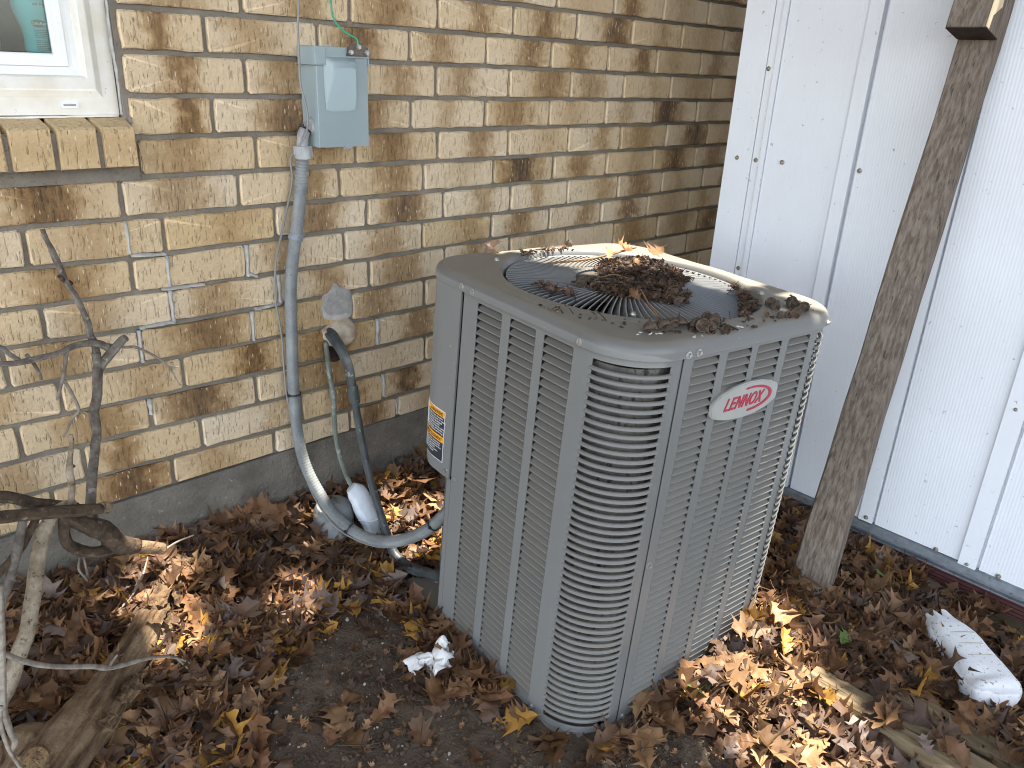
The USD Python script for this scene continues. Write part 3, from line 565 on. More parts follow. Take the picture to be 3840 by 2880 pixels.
def rsq(theta, half, rc):
    """radius of a rounded square in direction theta"""
    c, s = abs(math.cos(theta)), abs(math.sin(theta)); k = half - rc
    if c * half >= s * half and s / max(c, 1e-9) * half <= k: return half / c
    if s > c and c / max(s, 1e-9) * half <= k: return half / s
    b = (c + s) * k; return b + math.sqrt(max(b * b - (2 * k * k - rc * rc), 0))
def cap_mesh():
    n = 144; th = np.linspace(0, 2 * np.pi, n, endpoint=False); rings = []
    def ring_sq(inset, z): return np.array([(CX + (rsq(t, S / 2, RC) - inset * (1 if True else 0)) * math.cos(t), CY + (rsq(t, S / 2, RC) - inset) * math.sin(t), z) for t in th])
    def ring_sq2(inset, z): return np.array([(CX + rsq(t, S / 2 - inset, RC - inset) * math.cos(t), CY + rsq(t, S / 2 - inset, RC - inset) * math.sin(t), z) for t in th])
    def ring_c(r, z): return np.array([(FX + r * math.cos(t), FY + r * math.sin(t), z) for t in th])
    rings += [ring_sq2(.004, .7705), ring_sq2(.0002, .7700), ring_sq2(0, .7712), ring_sq2(0, .7795)]
    for a in np.radians([15, 30, 45, 60, 75, 90]):
        rings.append(ring_sq2(.0185 * (1 - math.cos(a)), .7795 + .0185 * math.sin(a)))
    rings += [ring_sq2(.0195, .7981), ring_c(.293, .7985), ring_c(.288, .8000), ring_c(.282, .8008), ring_c(.266, .8008), ring_c(.261, .7998), ring_c(.257, .7965), ring_c(.2535, .790), ring_c(.251, .780), ring_c(.249, .764), ring_c(.2475, .75)]
    v = np.vstack(rings); f = []
    for k in range(len(rings) - 1):
        j = np.arange(n); l = (j + 1) % n; f += [np.c_[k * n + j, k * n + l, (k + 1) * n + l], np.c_[k * n + j, (k + 1) * n + l, (k + 1) * n + j]]
    return trimesh.Trimesh(v, np.vstack(f), process=False)
CAP = obj(AC, 'top_cover', cap_mesh(), M['ac'], 35)
# panels are flat sheets with column openings, carrying one louver per slot
def to_side(poly, side, thick=.0014):
    """a polygon in (distance along the side, z) becomes a sheet on that side"""
    m = extrude(poly, thick); v = np.array(m.vertices)
    if side == 'left': m.vertices = np.c_[XL + IN + v[:, 2], v[:, 0], v[:, 1]]
    if side == 'front': m.vertices = np.c_[v[:, 0], YF + IN + v[:, 2], v[:, 1]]
    if side == 'right': m.vertices = np.c_[XR - IN - v[:, 2], v[:, 0], v[:, 1]]
    if side == 'rear': m.vertices = np.c_[v[:, 0], YB - IN - v[:, 2], v[:, 1]]
    if m.volume < 0: m.invert()
    return m
PITCH, ZTOP, ZBOT = .0155, .7595, .0155
NL = int((ZTOP - ZBOT) / PITCH)
lp = np.array([(.0, .0), (-.0007, .0006), (-.0007, .0026), (.0, .0033), (.0035, .0058), (.0092, .0098), (.0104, .0098), (.0104, .0084), (.0045, .0044), (.0018, .0)])
def louver(side, a, b, z):
    """one pressed louver: front lip below, blade sloping in and up"""
    n = len(lp); e = .0022; P0, P1 = [], []
    for d, h in lp:
        t = min(max(d, 0) / .009, 1) * e * 0; P0.append((a + t, d, z + h)); P1.append((b - t, d, z + h))
    v = np.array(P0 + P1); j = np.arange(n); k = (j + 1) % n
    f = np.vstack([np.c_[j, k, k + n], np.c_[j, k + n, j + n]])
    if side == 'left': v = np.c_[XL + IN + v[:, 1], v[:, 0], v[:, 2]]
    if side == 'front': v = np.c_[v[:, 0], YF + IN + v[:, 1], v[:, 2]]
    if side == 'right': v = np.c_[XR - IN - v[:, 1], v[:, 0], v[:, 2]]
    if side == 'rear': v = np.c_[v[:, 0], YB - IN - v[:, 1], v[:, 2]]
    m = trimesh.Trimesh(v, f, process=False)
    if m.volume < 0: m.invert()
    return m
def col(a, b):
    return sbox(a, ZTOP - NL * PITCH - .0005, b, ZTOP).buffer(-.004).buffer(.004, 4)
left_cols = [(-.568, -.493), (-.664, -.592), (-.7605, -.686)]
front_cols = [(1.126, 1.1955), (1.217, 1.287), (1.304, 1.377), (1.398, 1.470)]
total = 0
SIDE = obj(AC, 'side_panel', to_side(sbox(YF + RC, .0005, -.4470, .7698).difference(unary_union([col(*q) for q in left_cols])), 'left'), M['ac'])
FRONT = obj(AC, 'front_panel', to_side(sbox(1.1022, .0005, XR - RC, .7698).difference(unary_union([col(*q) for q in front_cols])), 'front'), M['ac'])
rest = []
for par, side, cols in ((SIDE, 'left', left_cols), (FRONT, 'front', front_cols)):
    for a, b in cols:
        for i in range(NL):
            m = louver(side, a, b, ZTOP - (i + 1) * PITCH + .0006)
            if side == 'front' and i >= NL - 8:
                rest.append(m); continue
            obj(par, 'louver', m, M['ac'], False); total += 1
obj(FRONT, 'lower_louvers', cat(rest), M['ac'], False, kind='stuff')
print('louvers', total, len(rest))
# the sides out of sight, same sheets with their louvers in one part
rc_ = [(-.765, -.695), (-.675, -.605), (-.583, -.513), (-.49, -.42)]
RP = obj(AC, 'right_panel', to_side(sbox(YF + RC, .0005, YB - RC, .7698).difference(unary_union([col(*q) for q in rc_])), 'right'), M['ac'])
obj(RP, 'right_louvers', cat(louver('right', a, b, ZTOP - (i + 1) * PITCH + .0006) for a, b in rc_ for i in range(NL)), M['ac'], kind='stuff')
rr_ = [(1.10, 1.17), (1.19, 1.26), (1.28, 1.35), (1.37, 1.44)]
BP = obj(AC, 'rear_panel', to_side(sbox(XL + RC, .0005, XR - RC, .7698).difference(unary_union([col(*q) for q in rr_])), 'rear'), M['ac'])
obj(BP, 'rear_louvers', cat(louver('rear', a, b, ZTOP - (i + 1) * PITCH + .0006) for a, b in rr_ for i in range(NL)), M['ac'], kind='stuff')
def shell(cx, cy, r, a0, a1, z0, z1, n=8, t=.0014):
    a = np.radians(np.linspace(a0, a1, n))
    o = [(cx + r * math.cos(q), cy + r * math.sin(q)) for q in a]; i = [(cx + (r - t) * math.cos(q), cy + (r - t) * math.sin(q)) for q in a[::-1]]
    m = trimesh.creation.extrude_polygon(Polygon(o + i), z1 - z0, engine='earcut'); m.apply_translation([0, 0, z0]); return m
def corner(cx, cy, a0, a1, name, individual, s0=9, s1=4):
    r = RC - IN; RZ0, RZ1 = .0155, .7560; n = 49; p = (RZ1 - RZ0) / n
    post = obj(AC, name, cat([shell(cx, cy, r, a0, a0 + s0, .0005, .7698), shell(cx, cy, r, a1 - s1, a1, .0005, .7698), shell(cx, cy, r, a0 + s0, a1 - s1, .0005, RZ0, 12), shell(cx, cy, r, a0 + s0, a1 - s1, RZ1 + .001, .7698, 12)]), M['ac'], 40)
    bars = []
    a = np.radians(np.linspace(a0 + s0 - 1, a1 - s1 + 1, 13))
    for k in range(1, n):
        z = RZ0 + k * p
        bulge = np.sin(np.linspace(0, 1, 13) * np.pi) ** .35 * .0022
        path = np.c_[cx + (r - .0012 + bulge) * np.cos(a), cy + (r - .0012 + bulge) * np.sin(a), np.full(13, z)]
        b = tube(path, .0040, 8, ell=1.0, cap=False)
        if individual: obj(post, 'grille_bar', b, M['ac'], True)
        else: bars.append(b)
    if not individual: obj(post, 'grille_bars', cat(bars), M['ac'], True, kind='stuff')
    return post
corner(XL + RC, YF + RC, -180, -77.5, 'corner_grille', True, 9, 16.5)
corner(XR - RC, YF + RC, -90, 0, 'right_corner_grille', False, 8, 6)
corner(XR - RC, YB - RC, 0, 90, 'rear_corner_grille', False, 6, 6)
# access panel wrapped round the rear left corner
ax_, ay_ = XL + RC, YB - RC
def wrap(u, off=0.0):
    """point on the access panel: u = distance from the seam towards the rear, off = proud of the sheet"""
    flat = (YB - RC) - (-.4435)
    r = RC - .003
    if u < flat: return (XL + .003 - off, -.4435 + u)
    q = (u - flat) / r
    if q < math.pi / 2: return (ax_ - (r + off) * math.cos(q), ay_ + (r + off) * math.sin(q))
    return (ax_ + (q - math.pi / 2) * r, YB - .003 + off)
zz = lambda t: t
us = np.r_[0, .001, np.linspace(.003, .056, 5), np.linspace(.06, .225, 20), .30]
def acc(u, v):
    x, y = wrap(u); zb = .3585 + .050 * min(max((u - .070) / .06, 0), 1) ** 2; return (x, y, zb + v * (.7698 - zb))
ap = grid(acc, us, [0, .004, .5, .996, 1.0])
lip = grid(lambda u, v: (*(np.array(wrap(u)) + np.array([.012 * v, 0])), .3585), us, [0, 1])
lip2 = grid(lambda u, v: (XL + .003 + .004 * u, -.4435, .3585 + v * .411), [0, 1], [0, 1])
ACC = obj(AC, 'access_panel', cat([ap, lip, lip2]), M['ac'], False)
obj(AC, 'corner_post', cat([bx(XL + IN, XL + IN + .0014, -.4462, -.4300, .0005, .3570), bx(XL + IN, XL + .04, -.4318, -.4302, .0005, .3570)]), M['ac'])
obj(AC, 'service_bulkhead', cat([bx(XL + .085, XL + .087, -.4300, YB - .06, .0005, .7690)]), M['dark_metal'])
obj(AC, 'base_pan', bx(XL + .008, XR - .008, YF + .02, YB - .008, -.0095, .0004), M['ac'])
obj(AC, 'foot_bracket', xf(bx(0, .045, 0, .03, 0, .002), T4(XL - .034, -.452, -.006)), M['galv'])
# coil behind the louvers: rounded square tube of fins, open at the rear left corner
cs = sbox(XL + .023, YF + .023, XR - .023, YB - .023).buffer(-.082).buffer(.082, 10); ci = cs.buffer(-.02)
coil = extrude(cs.difference(ci).difference(sbox(XL - .1, -.425, XL + .12, YB + .1)), .745); coil.apply_translation([0, 0, .004])
obj(AC, 'coil', coil, M['coil'])
# fan grille
def vane(t0):
    n = 7; rr = np.linspace(.108, .2475, n); P = []
    for i, r in enumerate(rr):
        hook = .028 * max(0, (i - n + 2.4) / 1.4) ** 2
        sweep = t0 + .06 * (r - .108) / .14 + hook
        tang = np.array([-math.sin(sweep), math.cos(sweep), 0]); ctr = np.array([FX + r * math.cos(sweep), FY + r * math.sin(sweep), .7825 + .006 * (1 - (r - .108) / .14)])
        w = .0080; tl = math.radians(33); d = tang * math.sin(tl) * 1.0 + np.array([0, 0, math.cos(tl)])
        P.append((ctr - d * w, ctr + d * w))
    v = np.array(P).reshape(-1, 3); th = np.array([0, 0, .0006]); v = np.vstack([v, v + np.array([.0020 * math.sin(t0), -.0020 * math.cos(t0), .0003])]); m = 2 * n; f = []
    for i in range(n - 1):
        a = 2 * i; f += [(a, a + 1, a + 3), (a, a + 3, a + 2), (m + a, m + a + 3, m + a + 1), (m + a, m + a + 2, m + a + 3), (a + 1, m + a + 1, m + a + 3), (a + 1, m + a + 3, a + 3)]
    return trimesh.Trimesh(v, f, process=False)
HUB = obj(AC, 'fan_guard', xf(cat([lathe([(.2455, -.001), (.2475, .001), (.2475, -.012), (.2445, -.012)], 96)]), T4(FX, FY, .789)), M['vane'], 30)
obj(HUB, 'hub_plate', xf(lathe([(0, .0055), (.06, .005), (.1, .0035), (.112, .001), (.115, -.004), (.115, -.014)], 48), T4(FX, FY, .789)), M['hub'], 30)
NV = 100
for k in range(NV):
    obj(HUB, 'vane', vane(2 * math.pi * k / NV), M['vane'], False)
for q, rr in ((2.45, .068), (3.65, .075), (4.7, .060), (.9, .07)):
    bl = lathe([(0, .008), (.004, .0072), (.0065, .0045), (.0072, 0)], 12); bl.apply_translation([FX + rr * math.cos(q), FY + rr * math.sin(q), .7935]); obj(HUB, 'motor_bolt', bl, M['black'], True)
fb = [lathe([(0, .60), (.085, .60), (.085, .72), (.06, .735), (0, .735)], 24)]
for k in range(3):
    bl = grid(lambda u, v: ((.06 + .17 * u) * math.cos(2.094 * k + v * (.9 - .15 * u)), (.06 + .17 * u) * math.sin(2.094 * k + v * (.9 - .15 * u)), .665 + .045 * v), np.linspace(0, 1, 6), np.linspace(0, 1, 7)); fb.append(bl)
fm = cat(fb); fm.apply_translation([FX, FY, 0]); obj(AC, 'fan', fm, M['dark_metal'], 30)
obj(AC, 'inner_shroud', xf(lathe([(.2476, .752), (.2476, .62), (.27, .60)], 60), T4(FX, FY, 0)), M['dark_metal'], True)
# screws
def hex_screw(r=.0042):
    return cat([xf(trimesh.creation.cylinder(r, .0035, sections=6), T4(0, 0, .0028)), lathe([(r * .7, .0052), (0, .0056)], 8), lathe([(r * 1.55, 0), (r * 1.55, .0010), (0, .0012)], 16)])
to_left = T4(XL + .0002, 0, 0) @ R4(-math.pi / 2, [0, 1, 0]); to_front = T4(0, YF + .0002, 0) @ R4(math.pi / 2, [1, 0, 0])
hs = hex_screw()
def put_screw(parent, x, y, z, n):
    n = np.array(n, float); M4 = trimesh.geometry.align_vectors([0, 0, 1], n); M4 = T4(x, y, z) @ M4; obj(parent, 'screw', xf(hs, M4), M['chrome_screw'], 30)
put_screw(CAP, XL, -.448, .7795, (-1, 0, 0)); put_screw(CAP, XL, -.4835, .7775, (-1, 0, 0)); put_screw(CAP, XL, -.7795, .7765, (-1, 0, 0))
put_screw(CAP, 1.1000, YF, .7755, (0, -1, 0)); put_screw(CAP, 1.1260, YF, .7755, (0, -1, 0))
q = math.radians(-70); put_screw(CAP, XR - RC + RC * math.cos(q), YF + RC + RC * math.sin(q), .776, (math.cos(q), math.sin(q), 0))
put_screw(ACC, XL + .003, -.4345, .3740, (-1, 0, 0)); put_screw(SIDE, XL + IN, -.4570, .3640, (-1, 0, 0))
put_screw(FRONT, 1.1100, YF + IN, .366, (0, -1, 0)); put_screw(FRONT, 1.1150, YF + IN, .0085, (0, -1, 0)); put_screw(SIDE, XL + IN, -.7720, .0085, (-1, 0, 0))
for x, y in ((1.113, -.367), (1.1104, -.7596), (1.479, -.7603)):
    put_screw(CAP, x, y, .8008, (0, 0, 1))
sk = np.random.default_rng(12)
for k, (x, y) in enumerate([(1.060, -.842), (1.075, -.848), (1.052, -.833), (1.13, -.885), (1.25, -.878)]):
    for q in range(3):
        r = sk.uniform(.0015, .004); g = Polygon([(r * sk.uniform(.4, 1.3) * math.cos(a), r * sk.uniform(.4, 1.3) * math.sin(a)) for a in np.linspace(0, 6.28, 9)[:-1]]).buffer(0)
        obj(CAP, 'white_speck', xf(extrude(g, .0004), T4(x + sk.normal(0, .006), y + sk.normal(0, .003), .79835)), M['label_white'])
# badge
bo = [(1.1950, .6430), (1.1935, .6690), (1.2150, .6835), (1.248, .6920), (1.290, .6955), (1.330, .6935), (1.3620, .6860), (1.3865, .6760), (1.3885, .6470), (1.3635, .6345), (1.330, .6275), (1.290, .6255), (1.248, .6285), (1.2165, .6350)]
BPOL = Polygon(bo).buffer(-.011).buffer(.011, 10)
def badge_sheet(poly, t, off):
    m = extrude(poly, t); v = np.array(m.vertices); m.vertices = np.c_[v[:, 0], YF + IN - off - v[:, 2], v[:, 1]]
    if m.volume < 0: m.invert()
    return m
BD = obj(AC, 'badge', cat([badge_sheet(BPOL, .0045, .001), badge_sheet(BPOL.buffer(-.0025), .0012, .0055)]), M['badge'])
tx = meshkit.text_mesh('LENNOX', .0225, .0012, True); w_ = tx.bounds[1][0] - tx.bounds[0][0]; v = np.array(tx.vertices)
v[:, 0] = (v[:, 0] - tx.bounds[0][0]) * .1085 / w_ + v[:, 1] * .36
tx.vertices = np.c_[1.2280 + v[:, 0], YF + IN - .0067 - v[:, 2], .6492 + v[:, 1]]; tx.invert() if tx.volume < 0 else None
obj(BD, 'lettering', tx, M['badge_red'])
el = affinity.translate(affinity.scale(Point(0, 0).buffer(1, 40), .066, .0242), 1.3015, .6610); el2 = affinity.translate(affinity.scale(Point(0, 0).buffer(1, 40), .063, .0205), 1.2960, .6612)
sw = el.difference(el2); sw = sw.difference(sbox(1.1, .64, 1.285, .70)).difference(sbox(1.1, .60, 1.300, .66))
obj(BD, 'swoosh', badge_sheet(sw, .0012, .0067), M['badge_red'])
# warning label wrapped on the access panel
def on_label(m, off):
    v = np.array(m.vertices); m.vertices = np.array([(*wrap(u, off + t), z) for u, z, t in v]); return m
def lab_rect(u0, u1, z0, z1, off, t=.0002):
    n = max(2, int((u1 - u0) / .004)); ss = []
    g = grid(lambda u, v: (*wrap(u, off), z0 + v * (z1 - z0)), np.linspace(u0, u1, n), [0, 1]); return g
U0, U1 = .0275, .118
LBL = obj(ACC, 'warning_label', lab_rect(U0 - .0015, U1, .3850, .5020, .0004), M['label_white'])
obj(LBL, 'black_field', lab_rect(U0, U1, .3865, .5005, .0008), M['label_black'])
obj(LBL, 'orange_band', lab_rect(U0, U1 - .018, .4875, .5005, .0012), M['label_orange'])
obj(LBL, 'orange_band', lab_rect(U0, U1, .4300, .4435, .0012), M['label_orange'])
obj(LBL, 'white_field', lab_rect(U1 - .018, U1, .4450, .5005, .0012), M['label_white'])
def lab_text(s, h, u_left, z, off, bold=True, width=None):
    t = meshkit.text_mesh(s, h, .0002, bold); v = np.array(t.vertices); w = v[:, 0].max(); k = 1 if not width else width / w
    t.vertices = np.array([(*wrap(u_left - x * k, off + d), z + y) for x, y, d in v]); return t
tri = Polygon([(-.003, 0), (.003, 0), (0, .0055)]); tm = extrude(tri, .0002); v = np.array(tm.vertices); tm.vertices = np.array([(*wrap(.0815 - x, .0015 + d), .4905 + y) for x, y, d in v])
obj(LBL, 'lettering', lab_text('WARNING', .0075, .0765, .4902, .0015, True, .044), M['label_black']); obj(LBL, 'warning_triangle', tm, M['label_black']); obj(LBL, 'lettering', lab_text('AVERTISSEMENT', .0072, .1045, .4330, .0015, True, .073), M['label_black'])
TXT = ['Electric Shock Hazard.', 'Can cause injury or death.', 'Unit must be grounded', 'in accordance with', 'national and local codes.', 'Disconnect all electric', 'power before servicing.']
obj(LBL, 'small_print', cat([lab_text(s, .0036, .0985, .4815 - i * .0056, .0012, False, .0030 * len(s)) for i, s in enumerate(TXT)] +
    [lab_text(s, .0032, .1120, .4240 - i * .0052, .0012, False, .0029 * len(s)) for i, s in enumerate(['Danger de choc electrique.', 'Peut causer des blessures', 'ou la mort. Le systeme doit', 'etre mis a la terre', 'selon les codes locaux.', 'Couper le courant.'])]), M['label_white'])

# ------------------------------------------------------------------ electrical disconnect, conduit and cables
dis = thing('disconnect_box', 'grey steel electrical disconnect box on the brick wall', 'electrical box')
obj(dis, 'body', rbox(.9055, 1.0285, -.0665, .002, 1.0035, 1.197, .002), M['box'], 30)
COV = obj(dis, 'cover', cat([rbox(.9035, 1.0300, -.0702, -.0668, 1.0010, 1.1935, .0014), bx(.9032, .9052, -.0685, -.0250, 1.0010, 1.1935)]), M['box'], 30)
fr = [(.917, -.0700, 1.074), (1.0000, -.0700, 1.074), (.997, -.0700, 1.187), (.915, -.0700, 1.187), (.921, -.0725, 1.078), (.9965, -.0725, 1.078), (.942, -.0880, 1.166), (.990, -.0880, 1.166), (.938, -.0865, 1.172), (.993, -.0865, 1.172), (.9885, -.0845, 1.178), (.941, -.0845, 1.178)]
obj(COV, 'raised_pocket', trimesh.smoothing.filter_taubin(hull(fr).subdivide().subdivide(), iterations=1), M['box'], 40)
obj(COV, 'hasp', cat([bx(.962, .982, -.0735, -.0708, .9965, 1.0005), bx(.967, .981, -.0755, -.069, .9985, 1.0030)]), M['pvc'])
obj(dis, 'rain_hood', cat([rbox(.9000, 1.0315, -.0745, .002, 1.1960, 1.2050, .0015), rbox(.9000, 1.0315, -.0745, -.0715, 1.1845, 1.1975, .0010), rbox(.8985, .9010, -.0735, -.002, 1.1675, 1.2030, .001), rbox(.8985, .9240, -.0765, -.0740, 1.1685, 1.2045, .001), rbox(1.0305, 1.0325, -.0735, -.002, 1.1675, 1.2030, .0009)]), M['box'], 30)
CL = obj(dis, 'ground_clamp', cat([extrude(Polygon([(.974, 1.189), (.976, 1.204), (.986, 1.213), (.997, 1.213), (.998, 1.202), (1.002, 1.202), (1.003, 1.213), (1.010, 1.214), (1.0265, 1.205), (1.0245, 1.189)]), .0025).apply_transform(np.array([[1, 0, 0, 0], [0, 0, -1, -.0770], [0, 1, 0, 0], [0, 0, 0, 1.0]])), bx(.974, 1.0245, -.0770, -.0740, 1.1880, 1.1905)]), M['bronze'])
for x, z in ((.981, 1.1955), (1.0005, 1.2065), (1.0205, 1.1960)):
    b = cat([trimesh.creation.cylinder(.0055, .004, sections=6), xf(trimesh.creation.cylinder(.0042, .004, sections=14), T4(0, 0, .004)), xf(bx(-.004, .004, -.0006, .0006, 0, .0004), T4(0, 0, .0061))])
    obj(CL, 'bolt', xf(b, T4(x, -.0815, z) @ R4(math.pi / 2, [1, 0, 0])), M['chrome_screw'], 30)
green = spline([(.956, -.03, 1.45), (.949, -.045, 1.33), (.9505, -.06, 1.293), (.9505, -.063, 1.27), (.957, -.066, 1.252), (.970, -.07, 1.238), (.986, -.076, 1.2285), (.996, -.079, 1.2245), (.9995, -.081, 1.219), (1.000, -.081, 1.211)], 6)
top('ground_wire', tube(green, .0021, 8), M['green'], 'thin green ground wire running down to the clamp on the box', 'wire', smooth=True)

CON = [[.8790, -.040, .985], [.8785, -.037, .973], [.873, -.035, .919], [.86, -.035, .838], [.842, -.035, .756], [.831, -.035, .671], [.828, -.035, .582], [.824, -.035, .49], [.824, -.035, .393], [.823, -.045, .31], [.826, -.07, .242], [.839, -.105, .181], [.855, -.15, .13], [.882, -.2, .097], [.91, -.26, .092], [.936, -.32, .116], [.960, -.38, .163], [.970, -.43, .222], [.985, -.475, .29], [1.01, -.50, .36]]
con = thing('electrical_conduit', 'grey flexible conduit looping from the disconnect box to the air conditioner', 'conduit')
cp = spline(CON, 26); L_ = np.r_[0, np.cumsum(np.linalg.norm(np.diff(cp, axis=0), axis=1))]
obj(con, 'flexible_tube', tube(cp, .0137 + 0.0009 * np.sin(L_ / .0070 * 2 * np.pi), 16), M['conduit'], True)
el_ = spline([(.915, -.0350, 1.0450), (.903, -.0360, 1.0440), (.891, -.0375, 1.0380), (.8825, -.0390, 1.0265), (.8795, -.0400, 1.012), (.879, -.0400, .999)], 6)
obj(con, 'elbow', tube(el_, .0125, 16), M['pvc'], True)
obj(con, 'flange', xf(lathe([(0, .006), (.0165, .006), (.0195, .003), (.0195, 0), (0, 0)], 24), T4(.9035, -.0355, 1.0440) @ R4(-math.pi / 2, [0, 1, 0])), M['pvc'], 35)
COL = obj(con, 'compression_nut', xf(lathe([(.0135, .013), (.0185, .0135), (.0200, .012), (.0203, .004), (.0188, -.006), (.0172, -.0135), (.0165, -.0145), (.013, -.0145)], 28), T4(.879, -.0400, .9905)), M['pvc'], 35)
for k in range(7):
    a = k * 2 * math.pi / 7 - 1.4; rb = rbox(-.0025, .0025, -.0012, .0012, -.008, .008, .0011); obj(COL, 'grip_rib', xf(rb, T4(.879 + .0196 * math.cos(a), -.0400 + .0196 * math.sin(a), .9915) @ R4(a + math.pi / 2, [0, 0, 1])), M['pvc'], 40)
ti = int(np.argmin(np.abs(cp[:, 2] - .808) + 10 * (cp[:, 1] < -.06)))
def band(i, r, w, th=.0016):
    d = cp[i + 2] - cp[i - 2]; d /= np.linalg.norm(d); return xf(lathe([(r, -w), (r + th, -w), (r + th, w), (r, w)], 20), T4(*cp[i]) @ trimesh.geometry.align_vectors([0, 0, 1], d))
obj(con, 'strap', cat([band(ti, .0150, .007), xf(rbox(.0, .014, -.001, .001, -.0065, .0065, .0009), T4(*(cp[ti] + [.0145, .012, 0])))]), M['galv'], 35)
for zt, near in ((.428, True), (.10, False), (.19, False)):
    cand = [i for i in range(5, len(cp) - 5) if (near and cp[i, 1] > -.06) or (not near and cp[i, 1] < -.17 and (zt < .15 or cp[i, 1] < -.36))]
    i = min(cand, key=lambda i: abs(cp[i, 2] - zt) + (abs(cp[i, 0] - .872) if zt == .10 else 0))
    b = band(i, .0156, .0022, .0014); hd = rbox(-.003, .003, -.003, .003, -.003, .003, .001); hd.apply_translation(cp[i] + np.array([-.017, -.005, .0]))
    obj(con, 'cable_tie', cat([b, hd]), M['black'], 35)
# tie on the elbow
d = np.array([-.6, -.05, -.75]); d /= np.linalg.norm(d)
obj(con, 'cable_tie', cat([xf(lathe([(.0128, -.002), (.0145, -.002), (.0145, .002), (.0128, .002)], 18), T4(.8885, -.038, 1.0358) @ trimesh.geometry.align_vectors([0, 0, 1], d)), rbox(.871, .878, -.055, -.048, 1.043, 1.050, .002)]), M['black'], 35)
CAB = [(.880, -.045, 1.55), (.877, -.055, 1.40), (.876, -.06, 1.288), (.872, -.06, 1.237), (.871, -.06, 1.184), (.871, -.06, 1.131), (.878, -.060, 1.10), (.884, -.058, 1.075), (.886, -.055, 1.05), (.880, -.054, 1.03), (.866, -.045, 1.00), (.857, -.024, .975), (.862, -.018, .93), (.848, -.014, .87), (.829, -.014, .81), (.811, -.014, .748), (.803, -.016, .664), (.808, -.018, .607), (.810, -.02, .561), (.809, -.022, .492), (.808, -.028, .428), (.815, -.03, .369), (.816, -.040, .31), (.820, -.060, .24), (.830, -.095, .168), (.848, -.15, .108), (.88, -.205, .078), (.91, -.26, .0745), (.938, -.318, .098), (.965, -.382, .147), (.98, -.43, .205), (1.0, -.48, .28)]
top('thermostat_cable', tube(spline(CAB, 6), .0024, 7), M['cable_grey'], 'thin grey cable tied along the flexible conduit', 'cable', smooth=True)
# dead leaf caught behind the elbow is placed with the leaves

# ------------------------------------------------------------------ refrigerant lines
SUC = [[.958, .02, .552], [.945, -.012, .55], [.947, -.048, .525], [.952, -.075, .485], [.953, -.09, .428], [.958, -.1, .355], [.956, -.13, .264], [.947, -.18, .183], [.944, -.215, .134], [.94, -.25, .088], [.938, -.285, .052], [.948, -.335, .038], [.968, -.39, .042], [.99, -.45, .050], [1.05, -.47, .06]]
suc = thing('suction_line', 'thick dark insulated refrigerant pipe bending from the wall hole to the unit', 'pipe')
sp_ = spline(SUC, 10)
obj(suc, 'insulation', tube(sp_, [.0135, .0145, .0130, .0110, .0098, .0096, .0096, .0098, .0110, .0130, .0128, .0122, .012], 14, .10, 5, 60), M['pipe'], True)
i = int(len(sp_) * .30)
for k in (i, int(len(sp_) * .80)):
    d = sp_[k + 2] - sp_[k - 2]; d /= np.linalg.norm(d)
    obj(suc, 'tape_wrap', xf(rough(lathe([(.0105, -.022), (.0138, -.020), (.0142, 0), (.0136, .02), (.0105, .022)], 16), .0008, 90, k), T4(*sp_[k]) @ trimesh.geometry.align_vectors([0, 0, 1], d)), M['pipe'], True)
LIQ = [[.942, .01, .53], [.929, -.012, .527], [.9215, -.03, .497], [.922, -.035, .449], [.927, -.04, .405], [.924, -.045, .344], [.92, -.06, .273], [.922, -.09, .205], [.929, -.12, .160]]
liq = thing('liquid_line', 'thin verdigris refrigerant pipe ending in a white wrapped filter', 'pipe')
obj(liq, 'pipe', tube(spline(LIQ, 8), [.0055, .0060, .0056, .0066, .0058, .0058], 10, .10, 8, 50), M['liquid_line'], True)
obj(liq, 'coupling', tube(np.array([(.9268, -.0395, .413), (.9270, -.040, .392)]), .0085, 10), M['liquid_line'], True)
fil = spline([(.919, -.122, .178), (.928, -.130, .163), (.940, -.142, .128), (.951, -.155, .088), (.958, -.163, .055), (.962, -.168, .030)], 6)
W_ = obj(liq, 'wrapped_filter', tube(fil, [.016, .027, .030, .029, .027, .018], 18, .26, 3, 34, ell=.9), M['tape'], True)
obj(W_, 'seam_fold', tube(spline([(.915, -.158, .100), (.940, -.182, .098), (.965, -.186, .105), (.984, -.165, .112)], 6), .0028, 6), M['tape'], True)
stub = thing('pipe_stub', 'grey plastic pipe stub with rounded cap rising from the leaves near the wall', 'pipe')
st = lathe([(.056, -.08), (.052, .05), (.049, .072), (.043, .085), (.028, .092), (0, .094)], 28); st.apply_transform(T4(.884, -.082, .040) @ R4(.12, [1, 0, 0]))
obj(stub, 'cap', st, M['pvc_dark'], 35)
obj(stub, 'moulded_ring', xf(lathe([(.0535, -.004), (.0555, -.003), (.0555, .004), (.0530, .005)], 28), T4(.884, -.082, .052) @ R4(.12, [1, 0, 0])), M['pvc_dark'], 35)

